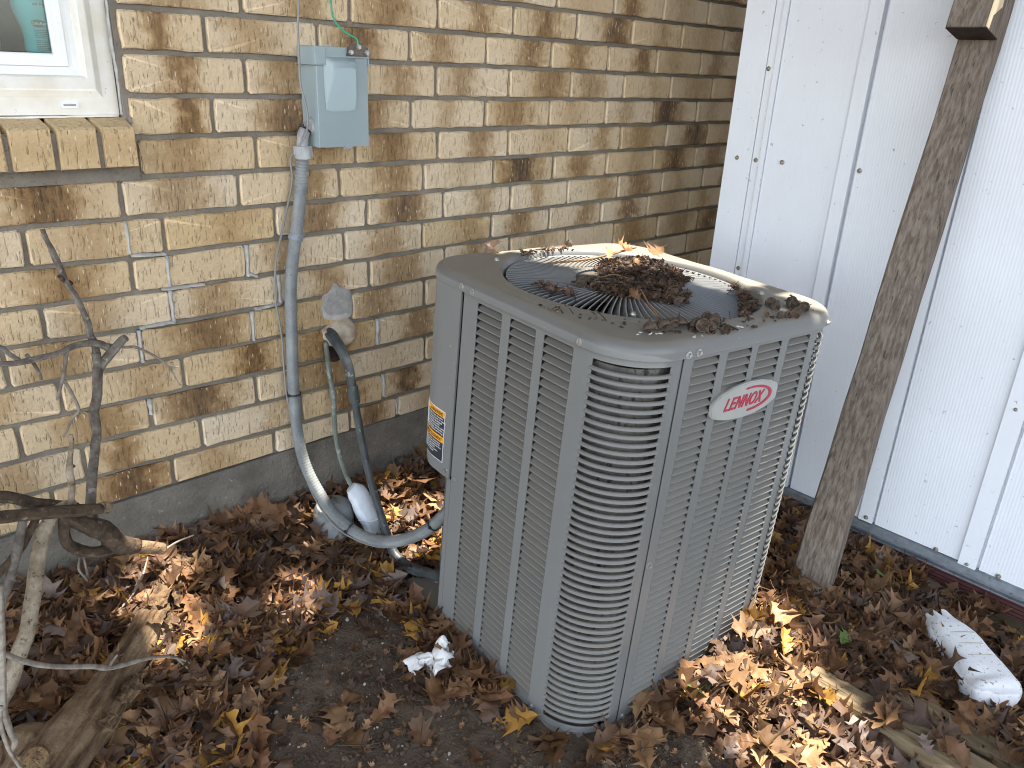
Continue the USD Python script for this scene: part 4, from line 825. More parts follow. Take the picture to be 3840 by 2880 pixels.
# ------------------------------------------------------------------ weathered post leaning on the shed
post = thing('wooden_post', 'weathered grey board leaning against the white shed', 'post')
def quad_post(Lb, Rb, Lt, Rt, depth, z0, z1, jit=.0012):
    n = 14; v = []; pr_ = np.random.default_rng(3)
    for t in np.linspace(0, 1, n):
        l, r_ = np.array(Lb) * (1 - t) + np.array(Lt) * t, np.array(Rb) * (1 - t) + np.array(Rt) * t; e = (r_ - l) / np.linalg.norm(r_ - l); nrm = np.array([-e[1], e[0], 0]) * 1.0; nrm = nrm if nrm[0] > 0 else -nrm
        c = .005; q = [l + e * c, r_ - e * c, r_ + nrm * c, r_ + nrm * depth, l + nrm * depth, l + nrm * c]; v += [p + pr_.normal(0, jit, 3) * [1, 1, 0] for p in q]
    v = np.array(v); k = 6; f = []
    for i in range(n - 1):
        for j in range(k):
            a, b = i * k + j, i * k + (j + 1) % k; f += [(a, b, b + k), (a, b + k, a + k)]
    f += [(0, j + 1, j) for j in range(1, k - 1)] + [((n - 1) * k, (n - 1) * k + j, (n - 1) * k + j + 1) for j in range(1, k - 1)]
    m = trimesh.Trimesh(v, f, process=False); m.invert() if m.volume < 0 else None; return m
PL, PR = [(1.65, -.961, .034), (1.910, -.955, 1.216)], [(1.65, -1.053, .034), (1.910, -1.031, 1.216)]
def ext(a, z):
    p, q = np.array(a[0]), np.array(a[1]); return p + (q - p) * (z - p[2]) / (q[2] - p[2])
zb_, zt_ = -.06, 1.66
obj(post, 'board', quad_post(ext(PL, zb_), ext(PR, zb_), ext(PL, zt_), ext(PR, zt_), .040, zb_, zt_), M['post'])
al = ext(PL, 1.5) - ext(PL, .5); al /= np.linalg.norm(al)
wv = np.array([0, -1.0, 0]); nv = np.cross(wv, al); nv = nv if nv[0] < 0 else -nv
cz = np.array(EYE)
def onpost(u, w, d):
    """u along the board from z=1.22, w across from its left edge, d proud of its face"""
    return ext(PL, 1.22) + al * u + wv * w + nv * d
st0 = [onpost(u, w, d) for u in (.006, .45) for w in (.002, .077) for d in (.001, .072)]
CLT = obj(post, 'cleat', hull([onpost(u, w, d) for u in (.062, .45) for (w, d) in ((.004, .001), (.074, .001), (.078, .005), (.078, .082), (.075, .086), (.003, .086), (.0, .082), (.0, .005))]).subdivide().subdivide(), M['post'])
obj(CLT, 'end_grain', hull([onpost(u, w, d) for u in (.0602, .0625) for (w, d) in ((.004, .001), (.074, .001), (.078, .005), (.078, .082), (.075, .086), (.003, .086), (.0, .082), (.0, .005))]), M['post_end'])

M['pale_wood'] = noisy('pale_wood', (.62, .52, .36), (.50, .40, .26), 50, .8, stretch=(1, 1, .15))
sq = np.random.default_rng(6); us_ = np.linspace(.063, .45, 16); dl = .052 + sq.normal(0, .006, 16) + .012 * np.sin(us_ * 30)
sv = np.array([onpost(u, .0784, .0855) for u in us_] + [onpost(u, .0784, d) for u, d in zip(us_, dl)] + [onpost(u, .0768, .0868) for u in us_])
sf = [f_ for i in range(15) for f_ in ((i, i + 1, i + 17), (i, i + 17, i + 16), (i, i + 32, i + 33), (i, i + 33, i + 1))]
obj(CLT, 'split_edge', trimesh.Trimesh(sv, sf, process=False), M['pale_wood'])  # pale cream strip with a jagged border on the cleat's right edge

# ------------------------------------------------------------------ timbers
def timber(name, label, a, b, w, h, zc, seed):
    a, b = np.array(a, float), np.array(b, float); d = b - a; L = np.linalg.norm(d); d /= L; n = np.array([-d[1], d[0]])
    q = np.random.default_rng(seed); V = []; prof = [(-w / 2, -h), (-w / 2, -h * .25), (-w / 2 + .006, -.004), (-w / 2 + .014, 0), (-w * .12, .0008), (-w * .11, -.0020), (-w * .10, .0006), (w / 2 - .014, 0), (w / 2 - .006, -.004), (w / 2, -h * .25), (w / 2, -h)]
    ts = np.linspace(0, 1, 26)
    for t in ts:
        c = a + d * L * t
        for k, (u, z) in enumerate(prof):
            e = q.normal(0, .0010, 2); V.append((c[0] + n[0] * (u + e[0]), c[1] + n[1] * (u + e[0]), zc + z + e[1] * (k not in (0, 10))))
    V = np.array(V); k = len(prof); f = []
    for i in range(len(ts) - 1):
        for j in range(k - 1):
            x = i * k + j; f += [(x, x + 1, x + k + 1), (x, x + k + 1, x + k)]
    f += [(0, j, j + 1) for j in range(1, k - 1)] + [((len(ts) - 1) * k, (len(ts) - 1) * k + j + 1, (len(ts) - 1) * k + j) for j in range(1, k - 1)]
    m = trimesh.Trimesh(V, f, process=False)
    top(name, m, M['timber'], label, 'timber')
timber('landscape_timber', 'weathered brown timber half buried in leaves at the bottom right corner', (1.352, -1.17), (1.372, -1.95), .074, .09, .062, 1)
timber('landscape_timber', 'second weathered timber beside the first, mostly covered with soil and leaves', (1.447, -1.28), (1.462, -1.95), .074, .09, .046, 2)

# ------------------------------------------------------------------ log, branches and twigs
log = thing('fallen_log', 'pale rotting log lying from the wall towards the camera', 'log')
lg = spline([(.505, -.045, .112), (.470, -.105, .108), (.40, -.19, .100), (.33, -.275, .092), (.25, -.355, .085), (.17, -.425, .085), (.10, -.478, .085)], 16)
obj(log, 'stem', tube(lg, [.030, .032, .031, .035, .036, .044, .049, .054], 40, .30, 12, 34, stretch=2.6), M['log'], True)
kn = rough(trimesh.creation.icosphere(4, 1.0), .0, 1); v = np.array(kn.vertices) * [.072, .078, .070]; v *= (1 + .40 * (meshkit.fbm(v * 18, 4, 5) - .5) * 2)[:, None]; kn.vertices = v + [.108, -.440, .070]
obj(log, 'root_burl', kn, M['log'], True)
cutd = EYE - np.array([.115, -.52, .11]); cutd /= np.linalg.norm(cutd); cutd = cutd * [1, 1, .75]; cutd /= np.linalg.norm(cutd)
KC = np.array([.112, -.458, .114]) + cutd * .012; KC = EYE + (KC - EYE) * .985
obj(log, 'knot', xf(rough(lathe([(.021, -.02), (.0205, .004), (.0185, .006), (.015, .004), (0, .0035)], 24), .0012, 120, 2), T4(*KC) @ trimesh.geometry.align_vectors([0, 0, 1], cutd)), M['cut_wood'], 40)
fl = np.random.default_rng(8)
for k in range(9):
    i = int(fl.integers(12, len(lg) - 18)); d = lg[i + 3] - lg[i - 3]; d /= np.linalg.norm(d); sd = np.cross(d, [0, 0, 1]); sd /= np.linalg.norm(sd); ph = fl.uniform(.1, 1.5); nrm = sd * math.cos(ph) * -1 + np.array([0, 0, 1]) * math.sin(ph); r = np.interp(i / len(lg), [0, .5, 1], [.036, .045, .066]); ln = fl.uniform(.03, .07); tq = np.cross(nrm, d)
    g = grid(lambda u, v: lg[i] + d * (u - .5) * ln + tq * (v - .5) * ln * .55 + nrm * (r * 1.03 + .006 * (v ** 2 + .5 * u) + .004 * math.sin(9 * u + 5 * v + k)), np.linspace(0, 1, 7), np.linspace(0, 1, 6))
    e = np.random.default_rng(k); vv = np.array(g.vertices); vv += e.normal(0, .0022, vv.shape); g.vertices = vv
    obj(log, 'bark_flake', g, M['log'], False)
def branch(name, label, pieces, mats, group=None):
    """pieces: (part name, points, radii, material, bump)"""
    t = thing(name, label, 'branch', group)
    for i, (pn, pts, rad, m, b) in enumerate(pieces):
        obj(t, pn, tube(spline(pts, 8), rad, 12 if max(np.atleast_1d(rad)) > .006 else 7, b, i + 20, 70, stretch=1.6), M[m], True)
    return t
B_main = [[.32, -.17, .33], [.32, -.17, .37], [.33, -.166, .42], [.342, -.161, .464], [.355, -.157, .516], [.357, -.153, .552], [.369, -.149, .585], [.378, -.144, .638], [.381, -.14, .662]]
B_thin = [[.381, -.14, .655], [.381, -.137, .682], [.378, -.133, .693], [.378, -.13, .715], [.375, -.127, .732], [.371, -.123, .754], [.366, -.12, .771], [.36, -.117, .787], [.355, -.113, .809], [.349, -.11, .835], [.345, -.107, .855], [.341, -.103, .871], [.339, -.1, .887]]
branch('dead_branch', 'upright dead branch in front of the brick wall with a fork and thin twigs', [
    ('stem', B_main, [.0108, .0102, .0092, .0086, .0098, .0084, .0086, .0080], 'bark_grey', .22), ('upper_stem', B_thin, [.0068, .0060, .0058, .0052, .0050, .0046, .0062, .0042, .0040], 'bark_grey', .25),
    ('spur', [[.366, -.11, .787], [.355, -.115, .797], [.347, -.12, .806]], [.0052, .0042], 'bark_dark', .3), ('fork', [[.372, -.143, .60], [.380, -.141, .627], [.391, -.145, .644], [.408, -.15, .663], [.422, -.155, .68], [.430, -.16, .687]], [.008, .0085, .0080, .0070], 'bark_grey', .2),
    ('side_branch', [[.408, -.147, .657], [.398, -.143, .671], [.38, -.147, .682], [.364, -.15, .686], [.343, -.153, .686], [.319, -.157, .68], [.296, -.16, .679], [.266, -.163, .678], [.241, -.167, .68], [.19, -.17, .69]], [.0072, .0068, .0056, .0052, .005], 'bark_grey', .2),
    ('twig', [[.384, -.13, .676], [.412, -.124, .665], [.438, -.119, .654], [.458, -.113, .648], [.482, -.107, .63], [.508, -.101, .605], [.525, -.096, .579], [.542, -.09, .54]], [.0036, .0030, .0024, .0018], 'twig', .15),
    ('twig', [[.519, -.098, .590], [.533, -.096, .584], [.541, -.095, .583]], [.0015, .001], 'twig', 0), ('twig', [[.522, -.097, .584], [.519, -.097, .57], [.516, -.097, .563]], [.0014, .001], 'twig', 0),
    ('twig', [[.332, -.15, .682], [.323, -.155, .654], [.314, -.16, .63], [.305, -.165, .612], [.297, -.17, .598]], [.0042, .0030, .0022], 'twig', .2), ('twig', [[.316, -.158, .63], [.325, -.153, .603], [.33, -.157, .58], [.331, -.16, .565], [.317, -.163, .553], [.305, -.167, .535], [.296, -.17, .525]], [.003, .0032, .0026, .002], 'twig', .2),
    ('twig', [[.331, -.16, .566], [.337, -.16, .556]], [.002, .0012], 'twig', 0), ('twig', [[.268, -.153, .686], [.275, -.153, .671], [.281, -.157, .650], [.2815, -.16, .638]], [.0036, .003], 'bark_grey', .2), ('twig', [[.205, -.15, .728], [.233, -.15, .706], [.243, -.155, .693], [.254, -.162, .681]], [.004, .0042], 'bark_grey', .2)], None)
branch('dark_stick', 'dark split stick with a pale broken tip lying across the branch pile', [('stem', [[.02, -.30, .50], [.149, -.28, .465], [.203, -.265, .444], [.261, -.25, .421], [.312, -.235, .399], [.334, -.225, .388]], [.0112, .0108, .0112, .0102], 'bark_dark', .2), ('broken_tip', [[.322, -.2315, .3945], [.334, -.2255, .390], [.341, -.222, .390]], [.0108, .0112, .0070], 'timber', .3)], None)
branch('brown_stick', 'crooked brown stick behind the dark split stick', [('stem', [[.03, -.25, .50], [.12, -.225, .488], [.163, -.22, .473], [.195, -.215, .456], [.227, -.21, .430], [.263, -.205, .409], [.29, -.2, .393]], [.009, .0105, .0115, .010], 'bark_dark', .25), ('knot_stub', [[.200, -.212, .45], [.203, -.205, .43], [.206, -.2, .40]], [.009, .008], 'bark_pale', .3)], None)
branch('pale_branch', 'thick pale lumpy branch curving down at the left edge', [('stem', [[.284, -.2, .402], [.266, -.211, .409], [.244, -.222, .405], [.226, -.234, .384], [.211, -.245, .357], [.2, -.256, .329], [.186, -.268, .293], [.174, -.279, .266], [.161, -.29, .235], [.142, -.301, .208], [.126, -.312, .184], [.108, -.324, .162], [.09, -.335, .141], [.06, -.36, .09]], [.0115, .0125, .0118, .0125, .0130, .0138, .0132, .0140, .0135, .0140, .0145], 'bark_pale', .22)], None)
branch('gnarled_root', 'dark gnarled root with a pale cut end resting on the leaves by the foundation', [('stem', [[.264, -.23, .41], [.282, -.217, .377], [.313, -.204, .343], [.335, -.191, .317], [.346, -.179, .285], [.366, -.168, .262], [.392, -.156, .243]], [.011, .0145, .0175, .0185, .0200, .0195, .0150], 'bark_dark', .3), ('cut_end', [[.372, -.163, .253], [.400, -.152, .236], [.425, -.145, .219], [.446, -.14, .205]], [.0140, .0142, .0135, .0130], 'log', .12),
    ('loop', [[.265, -.23, .405], [.26, -.22, .373], [.262, -.21, .336], [.28, -.2, .305], [.308, -.19, .283], [.34, -.18, .272], [.361, -.17, .265]], [.0100, .0098, .0105, .011, .0115], 'bark_dark', .25)], None)
branch('small_branch', 'small upright dead branch rising from the pale branch', [('stem', [[.274, -.22, .40], [.286, -.216, .448], [.287, -.212, .474], [.293, -.208, .499], [.3, -.204, .523], [.303, -.2, .541]], [.0060, .0062, .0070, .0048, .0044, .0040], 'bark_pale', .2), ('spur', [[.289, -.211, .48], [.298, -.21, .484]], [.004, .0025], 'bark_dark', .2)], None)
branch('crossing_branch', 'pair of thin crossed branches below the dark stick at the left edge', [('stem', [[.205, -.25, .45], [.193, -.258, .425], [.176, -.275, .39], [.156, -.292, .355], [.13, -.31, .32], [.10, -.33, .28]], [.0075, .0078, .0080], 'bark_grey', .2), ('side_branch', [[.225, -.24, .43], [.207, -.25, .41], [.18, -.268, .385], [.15, -.285, .37], [.10, -.3, .35]], [.006, .007, .0078], 'bark_dark', .2)], None)
branch('long_twig', 'long pale twig arching across the log in the foreground', [('stem', [[.03, -.55, .44], [.094, -.5, .373], [.104, -.487, .353], [.126, -.475, .318], [.155, -.462, .283], [.187, -.449, .253], [.221, -.436, .225], [.247, -.424, .198], [.276, -.411, .18], [.31, -.398, .163], [.345, -.385, .141], [.376, -.373, .11], [.408, -.36, .068]], [.0048, .0046, .0046, .0044, .0042, .0046, .0042, .0034, .0026, .0016], 'twig', .12), ('side_twig', [[.372, -.372, .115], [.388, -.367, .082], [.398, -.365, .058], [.402, -.364, .045]], [.0024, .0014], 'twig', .1), ('side_twig', [[.247, -.424, .198], [.258, -.418, .206], [.266, -.415, .210]], [.0024, .0016], 'twig', .1)], None)
branch('bent_twig', 'pale twig bending down the left edge of the picture', [('stem', [[.108, -.57, .52], [.101, -.56, .453], [.094, -.553, .397], [.089, -.547, .354], [.083, -.54, .302], [.084, -.533, .252], [.087, -.527, .225], [.08, -.52, .205]], [.0062, .0058, .0050, .0042, .0040], 'twig', .15), ('side_twig', [[.078, -.57, .33], [.074, -.56, .301], [.074, -.55, .263], [.077, -.54, .222], [.084, -.53, .181], [.09, -.52, .141]], [.0034, .0026], 'twig', .1)], None)
for lb, pts, r in [('thin grey twig standing up beside the rotting log', [[.43, -.083, .16], [.405, -.123, .150], [.384, -.143, .14], [.356, -.166, .13], [.317, -.178, .118], [.281, -.18, .11]], [.0016, .0030, .0022]), ('forked grey twig standing in the leaves left of the log', [[.309, -.044, .19], [.302, -.054, .17], [.309, -.065, .15], [.31, -.072, .13], [.318, -.075, .10]], [.0022, .0026, .0040]), ('slim twig leaning beside the forked twig left of the log', [[.319, -.03, .19], [.316, -.053, .163], [.317, -.049, .137], [.317, -.055, .11]], [.002, .003]),
                  ('thin twig lying across the leaves under the pale branch', [[.12, -.105, .135], [.168, -.123, .132], [.205, -.133, .13], [.242, -.147, .128], [.279, -.15, .124]], [.0024, .0022, .0016]), ('pale twig lying on the leaves between gnarled root and pipe stub', [[.467, -.094, .172], [.496, -.083, .172], [.532, -.084, .175]], [.0026, .0018])]:
    top('twig', tube(spline(pts, 8), r, 7, .12, 3, 80), M['twig'], lb, 'twig', smooth=True)

# ------------------------------------------------------------------ litter: tissue and jug
tis = []
for k, (cx, cy, sx, sy, h) in enumerate([(.782, -.600, .030, .022, .030), (.822, -.618, .026, .024, .040), (.800, -.632, .026, .018, .028), (.838, -.600, .012, .014, .055)]):
    def fn(u, v, k=k, cx=cx, cy=cy, sx=sx, sy=sy, h=h):
        a, b = (u - .5) * 2, (v - .5) * 2; w = meshkit.fbm(np.array([a * 1.6 + k * 5, b * 1.6, k * 3.1]), 3, k); w2 = meshkit.fbm(np.array([a * 2.2, b * 2.2 + 9, k * 1.7]), 3, k + 9)
        return (cx + sx * (a + .7 * (w2 - .5)), cy + sy * (b + .7 * (w - .5)), float(gz(cx, cy)) + .016 + h * (.25 + .9 * abs(math.sin(3.1 * w + a * 1.3)) * (1 - .45 * abs(b))) * .8)
    tis.append(grid(fn, np.linspace(0, 1, 20), np.linspace(0, 1, 18)))
top('crumpled_tissue', cat(tis), M['tissue'], 'crumpled white tissue lying in front of the air conditioner', 'tissue', smooth=50)
jp = thing('crushed_jug', 'dirty white plastic jug with a torn neck lying by the shed', 'jug')
ja, jbb = np.array([1.755, -1.268, .050]), np.array([1.600, -1.452, .040]); jd = jbb - ja; JL = np.linalg.norm(jd); jd /= JL; js = np.cross(jd, [0, 0, 1]); js /= np.linalg.norm(js); ju = np.cross(js, jd)
V = []; nT, nA = 44, 36; jr = np.random.default_rng(4)
for i in range(nT):
    t = i / (nT - 1); tt = max(t, 0)
    w = np.interp(t, [0, .10, .22, .32, .93, .975, 1.0], [.030, .036, .045, .050, .054, .050, .040]); h = np.interp(t, [0, .10, .22, .32, .93, .975, 1.0], [.024, .028, .036, .038, .040, .036, .028])
    groove = sum(.0022 * math.exp(-((t - g) / .008) ** 2) for g in (.36, .50, .64))
    for j in range(nA):
        a = 2 * math.pi * j / nA; ca, sa = math.cos(a), math.sin(a); e = 3.2; rr = (abs(ca) ** e + abs(sa) ** e) ** (-1 / e)
        dent = .008 * math.exp(-((t - .86) / .05) ** 2 - ((a - 1.1) / .5) ** 2) + .006 * (meshkit.fbm(np.array([t * 5, ca * 1.3, sa * 1.3]), 2, 3) - .5) + groove
        torn = (.035 * (meshkit.noise(np.array([a * 3.2, 1.3, 0]), 9) - .3)) * (1 - min(t / .12, 1))
        V.append(ja + jd * (JL * t + torn) + js * (w - dent) * ca * rr + ju * (h - dent) * sa * rr)
V = np.array(V); i, j = np.meshgrid(np.arange(nT - 1), np.arange(nA), indexing='ij'); i, j = i.ravel(), j.ravel(); k = (j + 1) % nA
f = np.vstack([np.c_[i * nA + j, (i + 1) * nA + k, i * nA + k], np.c_[i * nA + j, (i + 1) * nA + j, (i + 1) * nA + k]])
V = np.vstack([V, jbb + jd * .001]); j = np.arange(nA); f = np.vstack([f, np.c_[(nT - 1) * nA + j, np.full(nA, nT * nA), (nT - 1) * nA + (j + 1) % nA]])
obj(jp, 'body', trimesh.Trimesh(V, f, process=False), M['jug_white'], True)
for g in (.36, .50, .64):
    c = ja + jd * JL * g; pts = [c + js * s + ju * (.0378 - abs(s) ** 2 * 1.2) for s in np.linspace(-.030, .024, 8)]
    obj(jp, 'dirty_groove', tube(np.array(pts), .0007, 5), M['cable_tan'], True)

# ------------------------------------------------------------------ fallen leaves
def leaf_mesh(seed, L=.07, curl=.0, fold=.3, twist=.2):
    q = np.random.default_rng(seed)
    ts = [0, .06, .12, .17, .21, .25, .33, .385, .42, .46, .54, .60, .64, .68, .76, .815, .85, .90, 1.0]
    ws = [.014, .08, .15, .25, .25, .16, .20, .38, .37, .20, .21, .40, .36, .18, .17, .28, .18, .10, .0]
    sh = [0, 0, 0, .03, .0, 0, 0, .10, .02, 0, 0, .11, .02, 0, 0, .09, .02, 0, 0]
    V, F = [], []
    n = len(ts)
    for side in (-1, 1):
        ww = np.array(ws) * (1 + q.normal(0, .20, n)) * q.uniform(.85, 1.15); st_ = np.array(sh) * (1 + q.normal(0, .5, n))
        for k in range(3):
            V += [(ts[i] + st_[i] * (k / 2) ** 1.5, side * ww[i] * .86 * k / 2) for i in range(n)]
    V = np.array(V); x, y = V[:, 0], V[:, 1]
    for s in range(2):
        for k in range(2):
            for i in range(n - 1):
                a, b, c, d = s * 3 * n + k * n + i, s * 3 * n + k * n + i + 1, s * 3 * n + (k + 1) * n + i + 1, s * 3 * n + (k + 1) * n + i
                F += [(a, b, c), (a, c, d)] if s else [(a, c, b), (a, d, c)]
    z = fold * np.abs(y) + .035 * np.sin(x * 7 + seed) * np.abs(y) * 3 + .16 * (meshkit.noise(np.c_[x * 4 + seed, y * 4, 0 * x], seed) - .5)
    ang = curl * (x - .45) * 2.2; X = np.where(abs(curl) > 1e-3, .45 + np.sin(ang) / (curl * 2.2 + 1e-9), x); Z = z + np.where(abs(curl) > 1e-3, (1 - np.cos(ang)) / (curl * 2.2 + 1e-9), 0)
    a = twist * (x - .3); Y2, Z2 = y * np.cos(a) - Z * np.sin(a), y * np.sin(a) + Z * np.cos(a)
    V = np.c_[X, Y2, Z2]
    b = np.array([[0, .006, 0], [0, -.006, 0], [-.13, .004, .01], [-.13, -.004, .01], [-.25, .004, .05], [-.25, -.004, .05]]); b[:, 0] += V[0, 0]; b[:, 2] += V[0, 2]; o = len(V)
    V = np.vstack([V, b]); F += [(o, o + 2, o + 1), (o + 1, o + 2, o + 3), (o + 2, o + 4, o + 3), (o + 3, o + 4, o + 5)]
    V[:, 0] -= .45
    return trimesh.Trimesh(V * L, F, process=False)
SHAPES = [(.0, .15, .2), (.4, .25, .4), (-.5, .1, .5), (.8, .3, -.5), (.2, .6, .3), (-.8, .25, -.8), (.3, -.3, .7), (1.4, .25, 1.0), (.1, .05, -.4), (.6, 1.0, .4)]
LEAF_CLASS = {}
def leaf_class(shape, colour):
    key = (shape, colour)
    if key not in LEAF_CLASS:
        path = f'/World/Looks/leaf_{colour}_{shape}'
        stage.CreateClassPrim(path)
        cu, fo, tw = SHAPES[shape]
        usdkit.mesh(stage, path + '/blade', leaf_mesh(shape * 7 + 1, 1.0, cu, fo, tw), M['leaf_' + colour], True)
        LEAF_CLASS[key] = path
    return LEAF_CLASS[key]
def rot_to(n, yaw):
    n = np.array(n, float); n /= np.linalg.norm(n); return (trimesh.geometry.align_vectors([0, 0, 1], n) @ R4(yaw, [0, 0, 1]))[:3, :3]
def place_leaf(pos, Rm, s, shape, colour, label, group, name='oak_leaf'):
    x = UsdGeom.Xform.Define(stage, numbered('/World', name)); m = np.eye(4); m[:3, :3] = Rm * s; m[:3, 3] = pos
    x.AddTransformOp().Set(usd_matrix(m)); x.GetPrim().GetReferences().AddInternalReference(leaf_class(shape, colour)); x.GetPrim().SetInstanceable(True)
    tag(x.GetPrim(), label, 'leaf', group)
BARE = Polygon([(.50, -.50), (.62, -.43), (.72, -.37), (.80, -.36), (.83, -.46), (.80, -.54), (.75, -.55), (.74, -.66), (.82, -.78), (.83, -.92), (.95, -1.03), (1.12, -1.07), (1.11, -1.28), (1.3, -1.7), (.3, -1.3), (.35, -.85), (.42, -.62)])
ACP = Polygon(ACW([(XL, YF, 0), (XR, YF, 0), (XR, YB, 0), (XL, YB, 0)])[:, :2])
LITP = Polygon([(1.442, -.895), (1.437, -.942), (1.388, -1.02), (1.434, -1.104), (1.328, -1.161), (1.3, -1.222), (1.275, -1.288), (1.25, -1.356), (1.103, -1.23), (1.093, -1.158), (1.144, -1.09), (1.146, -1.026), (1.245, -1.01), (1.369, -.97)])
TIMB = unary_union([Polygon([(1.315, -1.25), (1.389, -1.29), (1.415, -1.95), (1.335, -1.95)]), Polygon([(1.425, -1.42), (1.484, -1.40), (1.5, -1.95), (1.42, -1.95)])])
lr = np.random.default_rng(21)
cands = []
def zone(x, y):
    if x > 1.5 or (x > 1.2 and y < -.95): return 'shed'
    if y > -.22 and x > .55: return 'wall'
    if x < .50: return 'log'
    if x > .8 and y < -.5: return 'front'
    return 'middle'
ground_pts = lr.uniform([-.35, -1.75], [1.99, -.012], (14500, 2))
for x, y in ground_pts:
    p_ = Point(x, y); b = BARE.contains(p_); ac = ACP.distance(p_)
    if ac < .012: continue
    if x > 1.95 and y < -.4: continue
    dens = .80; pile = .022
    db = BARE.distance(p_)
    if b:
        dens = .045; pile = .004
    elif db < .06: dens = .40; pile = .010
    if y > -.2: pile = .030 * (1 + 1.0 * meshkit.noise(np.array([x * 6, y * 6, 1.0]), 2)); dens = 1.0
    if y > -.32 and .78 < x < 1.02: pile = .018
    if x > 1.25 and y > -1.35: dens = 1.0; pile = .045
    if LITP.distance(p_) < .03 : dens = 1.0; pile = .05 + .06 * math.exp(-((x - 1.41) ** 2 + (y + .97) ** 2) / .006)
    if x > 1.15 and y > -.40 : dens = .9
    if TIMB.contains(p_): dens *= ((.35 if y > -1.42 else .12) if x < 1.42 else .55); pile = .0
    if y < -1.2 and x < 1.25: dens *= .5
    if lr.random() > dens: continue
    z = float(gz(x, y)) + .006 + pile * lr.random() ** .8 + (.065 if TIMB.contains(p_) else 0)
    tl = (.18 if b else .42); n = np.array([lr.normal(0, tl), lr.normal(0, tl), 1.0])
    if y > -.07: n[1] -= abs(lr.normal(0, .8))
    s = float(np.clip(lr.normal(.079, .020), .036, .12)) * (.8 if b else 1)
    shape = int(lr.integers(0, len(SHAPES)))
    zn = zone(x, y); u = lr.random()
    yel = .10 if (zn in ('log', 'middle') and y < -.25 and not b) else .03
    colour = 'yellow' if u < yel else ('tan' if u < yel + (.16 if not LITP.contains(p_) else .45) else ('dark' if u > .72 else ('grey' if u > .64 else 'brown')))
    cands.append((x, y, z, n, lr.uniform(0, 6.28), s, shape, colour, zn, pile))
# which leaves show largest: nearest to the camera and highest in their pile, inside the frame
def frame_uv(P):
    q = np.asarray(P) - EYE; zc = q @ F_; return (q @ R_) / zc * 2937.86 / 1920, (q @ D_) / zc * 2937.86 / 1440, zc
score = []
for c in cands:
    u, v, d = frame_uv(c[:3]); inside = abs(u) < 1.0 and abs(v) < 1.0 and d > 0
    cover = (c[2] - float(gz(c[0], c[1])) - .006) / max(c[9], .004)
    score.append((c[5] / d * (.45 + .75 * min(cover, 1))) if inside else -1)
order = np.argsort(score)[::-1]; chosen = set(int(i) for i in order[:285])
LOOK = ['flat', 'slightly cupped', 'arched', 'curled', 'creased', 'bowed', 'twisted', 'rolled', 'flattened', 'folded']
MARKS = [('near the crumpled tissue', .80, -.62), ('by the pipe stub', .88, -.20), ('under the filter and conduit loop', .98, -.28), ('at the left foot of the air conditioner', .86, -.86), ('at the front foot of the air conditioner', .98, -1.05), ('right of the air conditioner', 1.36, -1.03), ('by the end of the timber', 1.30, -1.20), ('between post and jug', 1.66, -1.18), ('at the foot of the leaning post', 1.60, -1.02), ('beside the white jug', 1.62, -1.33), ('beside the timbers', 1.42, -1.30), ('along the shed base', 1.88, -1.15),
         ('at the far end of the log', .50, -.10), ('beside the middle of the log', .42, -.26), ('beside the root burl', .25, -.46), ('left of the log', .22, -.22), ('below the gnarled root', .36, -.08), ('against the foundation', .70, -.06), ('in the middle of the leaf carpet', .58, -.22), ('at the left edge of the bare soil', .50, -.40), ('at the bottom edge of the bare soil', .62, -.70), ('by the copper pipes at the wall', .98, -.08)]
def near_mark(x, y): return min(MARKS, key=lambda m: (m[1] - x) ** 2 + (m[2] - y) ** 2)[0]
ZW = {'shed': 'in the pile between the air conditioner and the shed', 'wall': 'in the drift against the foundation', 'log': 'beside the fallen log', 'front': 'on the bare soil in front of the air conditioner', 'middle': 'between the fallen log and the bare soil'}
CW = {'brown': 'brown', 'dark': 'dark brown', 'tan': 'pale tan', 'yellow': 'yellow', 'grey': 'greyish brown', 'green': 'green'}
groups = {}
for i, c in enumerate(cands):
    x, y, z, n, yaw, s, shape, colour, zn, pile = c
    if i in chosen:
        place_leaf((x, y, z), rot_to(n, yaw), s, shape, colour, f'{LOOK[shape]} {CW[colour]} oak leaf {near_mark(x, y)}', f'{LOOK[shape]} {CW[colour]} oak leaves {near_mark(x, y)}')
    else:
        groups.setdefault((shape, colour), []).append((x, y, z, rot_to(n, yaw), s))
from scipy.spatial.transform import Rotation as Rn
pi = UsdGeom.PointInstancer.Define(stage, '/World/leaf_litter'); tag(pi.GetPrim(), 'brown carpet of fallen oak leaves over the soil', 'leaf litter', None, 'stuff')
keys = sorted(groups); tg, idx, pos, ori, scl = [], [], [], [], []
UsdGeom.Scope.Define(stage, '/World/leaf_litter/kinds')
for k, (shape, colour) in enumerate(keys):
    pth = f'/World/leaf_litter/kinds/leaf_{colour}_{shape}'; cu, fo, tw = SHAPES[shape]
    usdkit.mesh(stage, pth, leaf_mesh(shape * 7 + 1, 1.0, cu, fo, tw), M['leaf_' + colour], True); tg.append(Sdf.Path(pth))
    for x, y, z, Rm, s in groups[(shape, colour)]:
        idx.append(k); pos.append(Gf.Vec3f(x, y, z)); qx, qy, qz, qw = Rn.from_matrix(Rm).as_quat(); ori.append(Gf.Quath(float(qw), float(qx), float(qy), float(qz))); scl.append(Gf.Vec3f(s, s, s))
pi.CreatePrototypesRel().SetTargets(tg); pi.CreateProtoIndicesAttr(idx); pi.CreatePositionsAttr(pos); pi.CreateOrientationsAttr(ori); pi.CreateScalesAttr(scl)
print('leaves', len(cands), 'litter', len(idx))
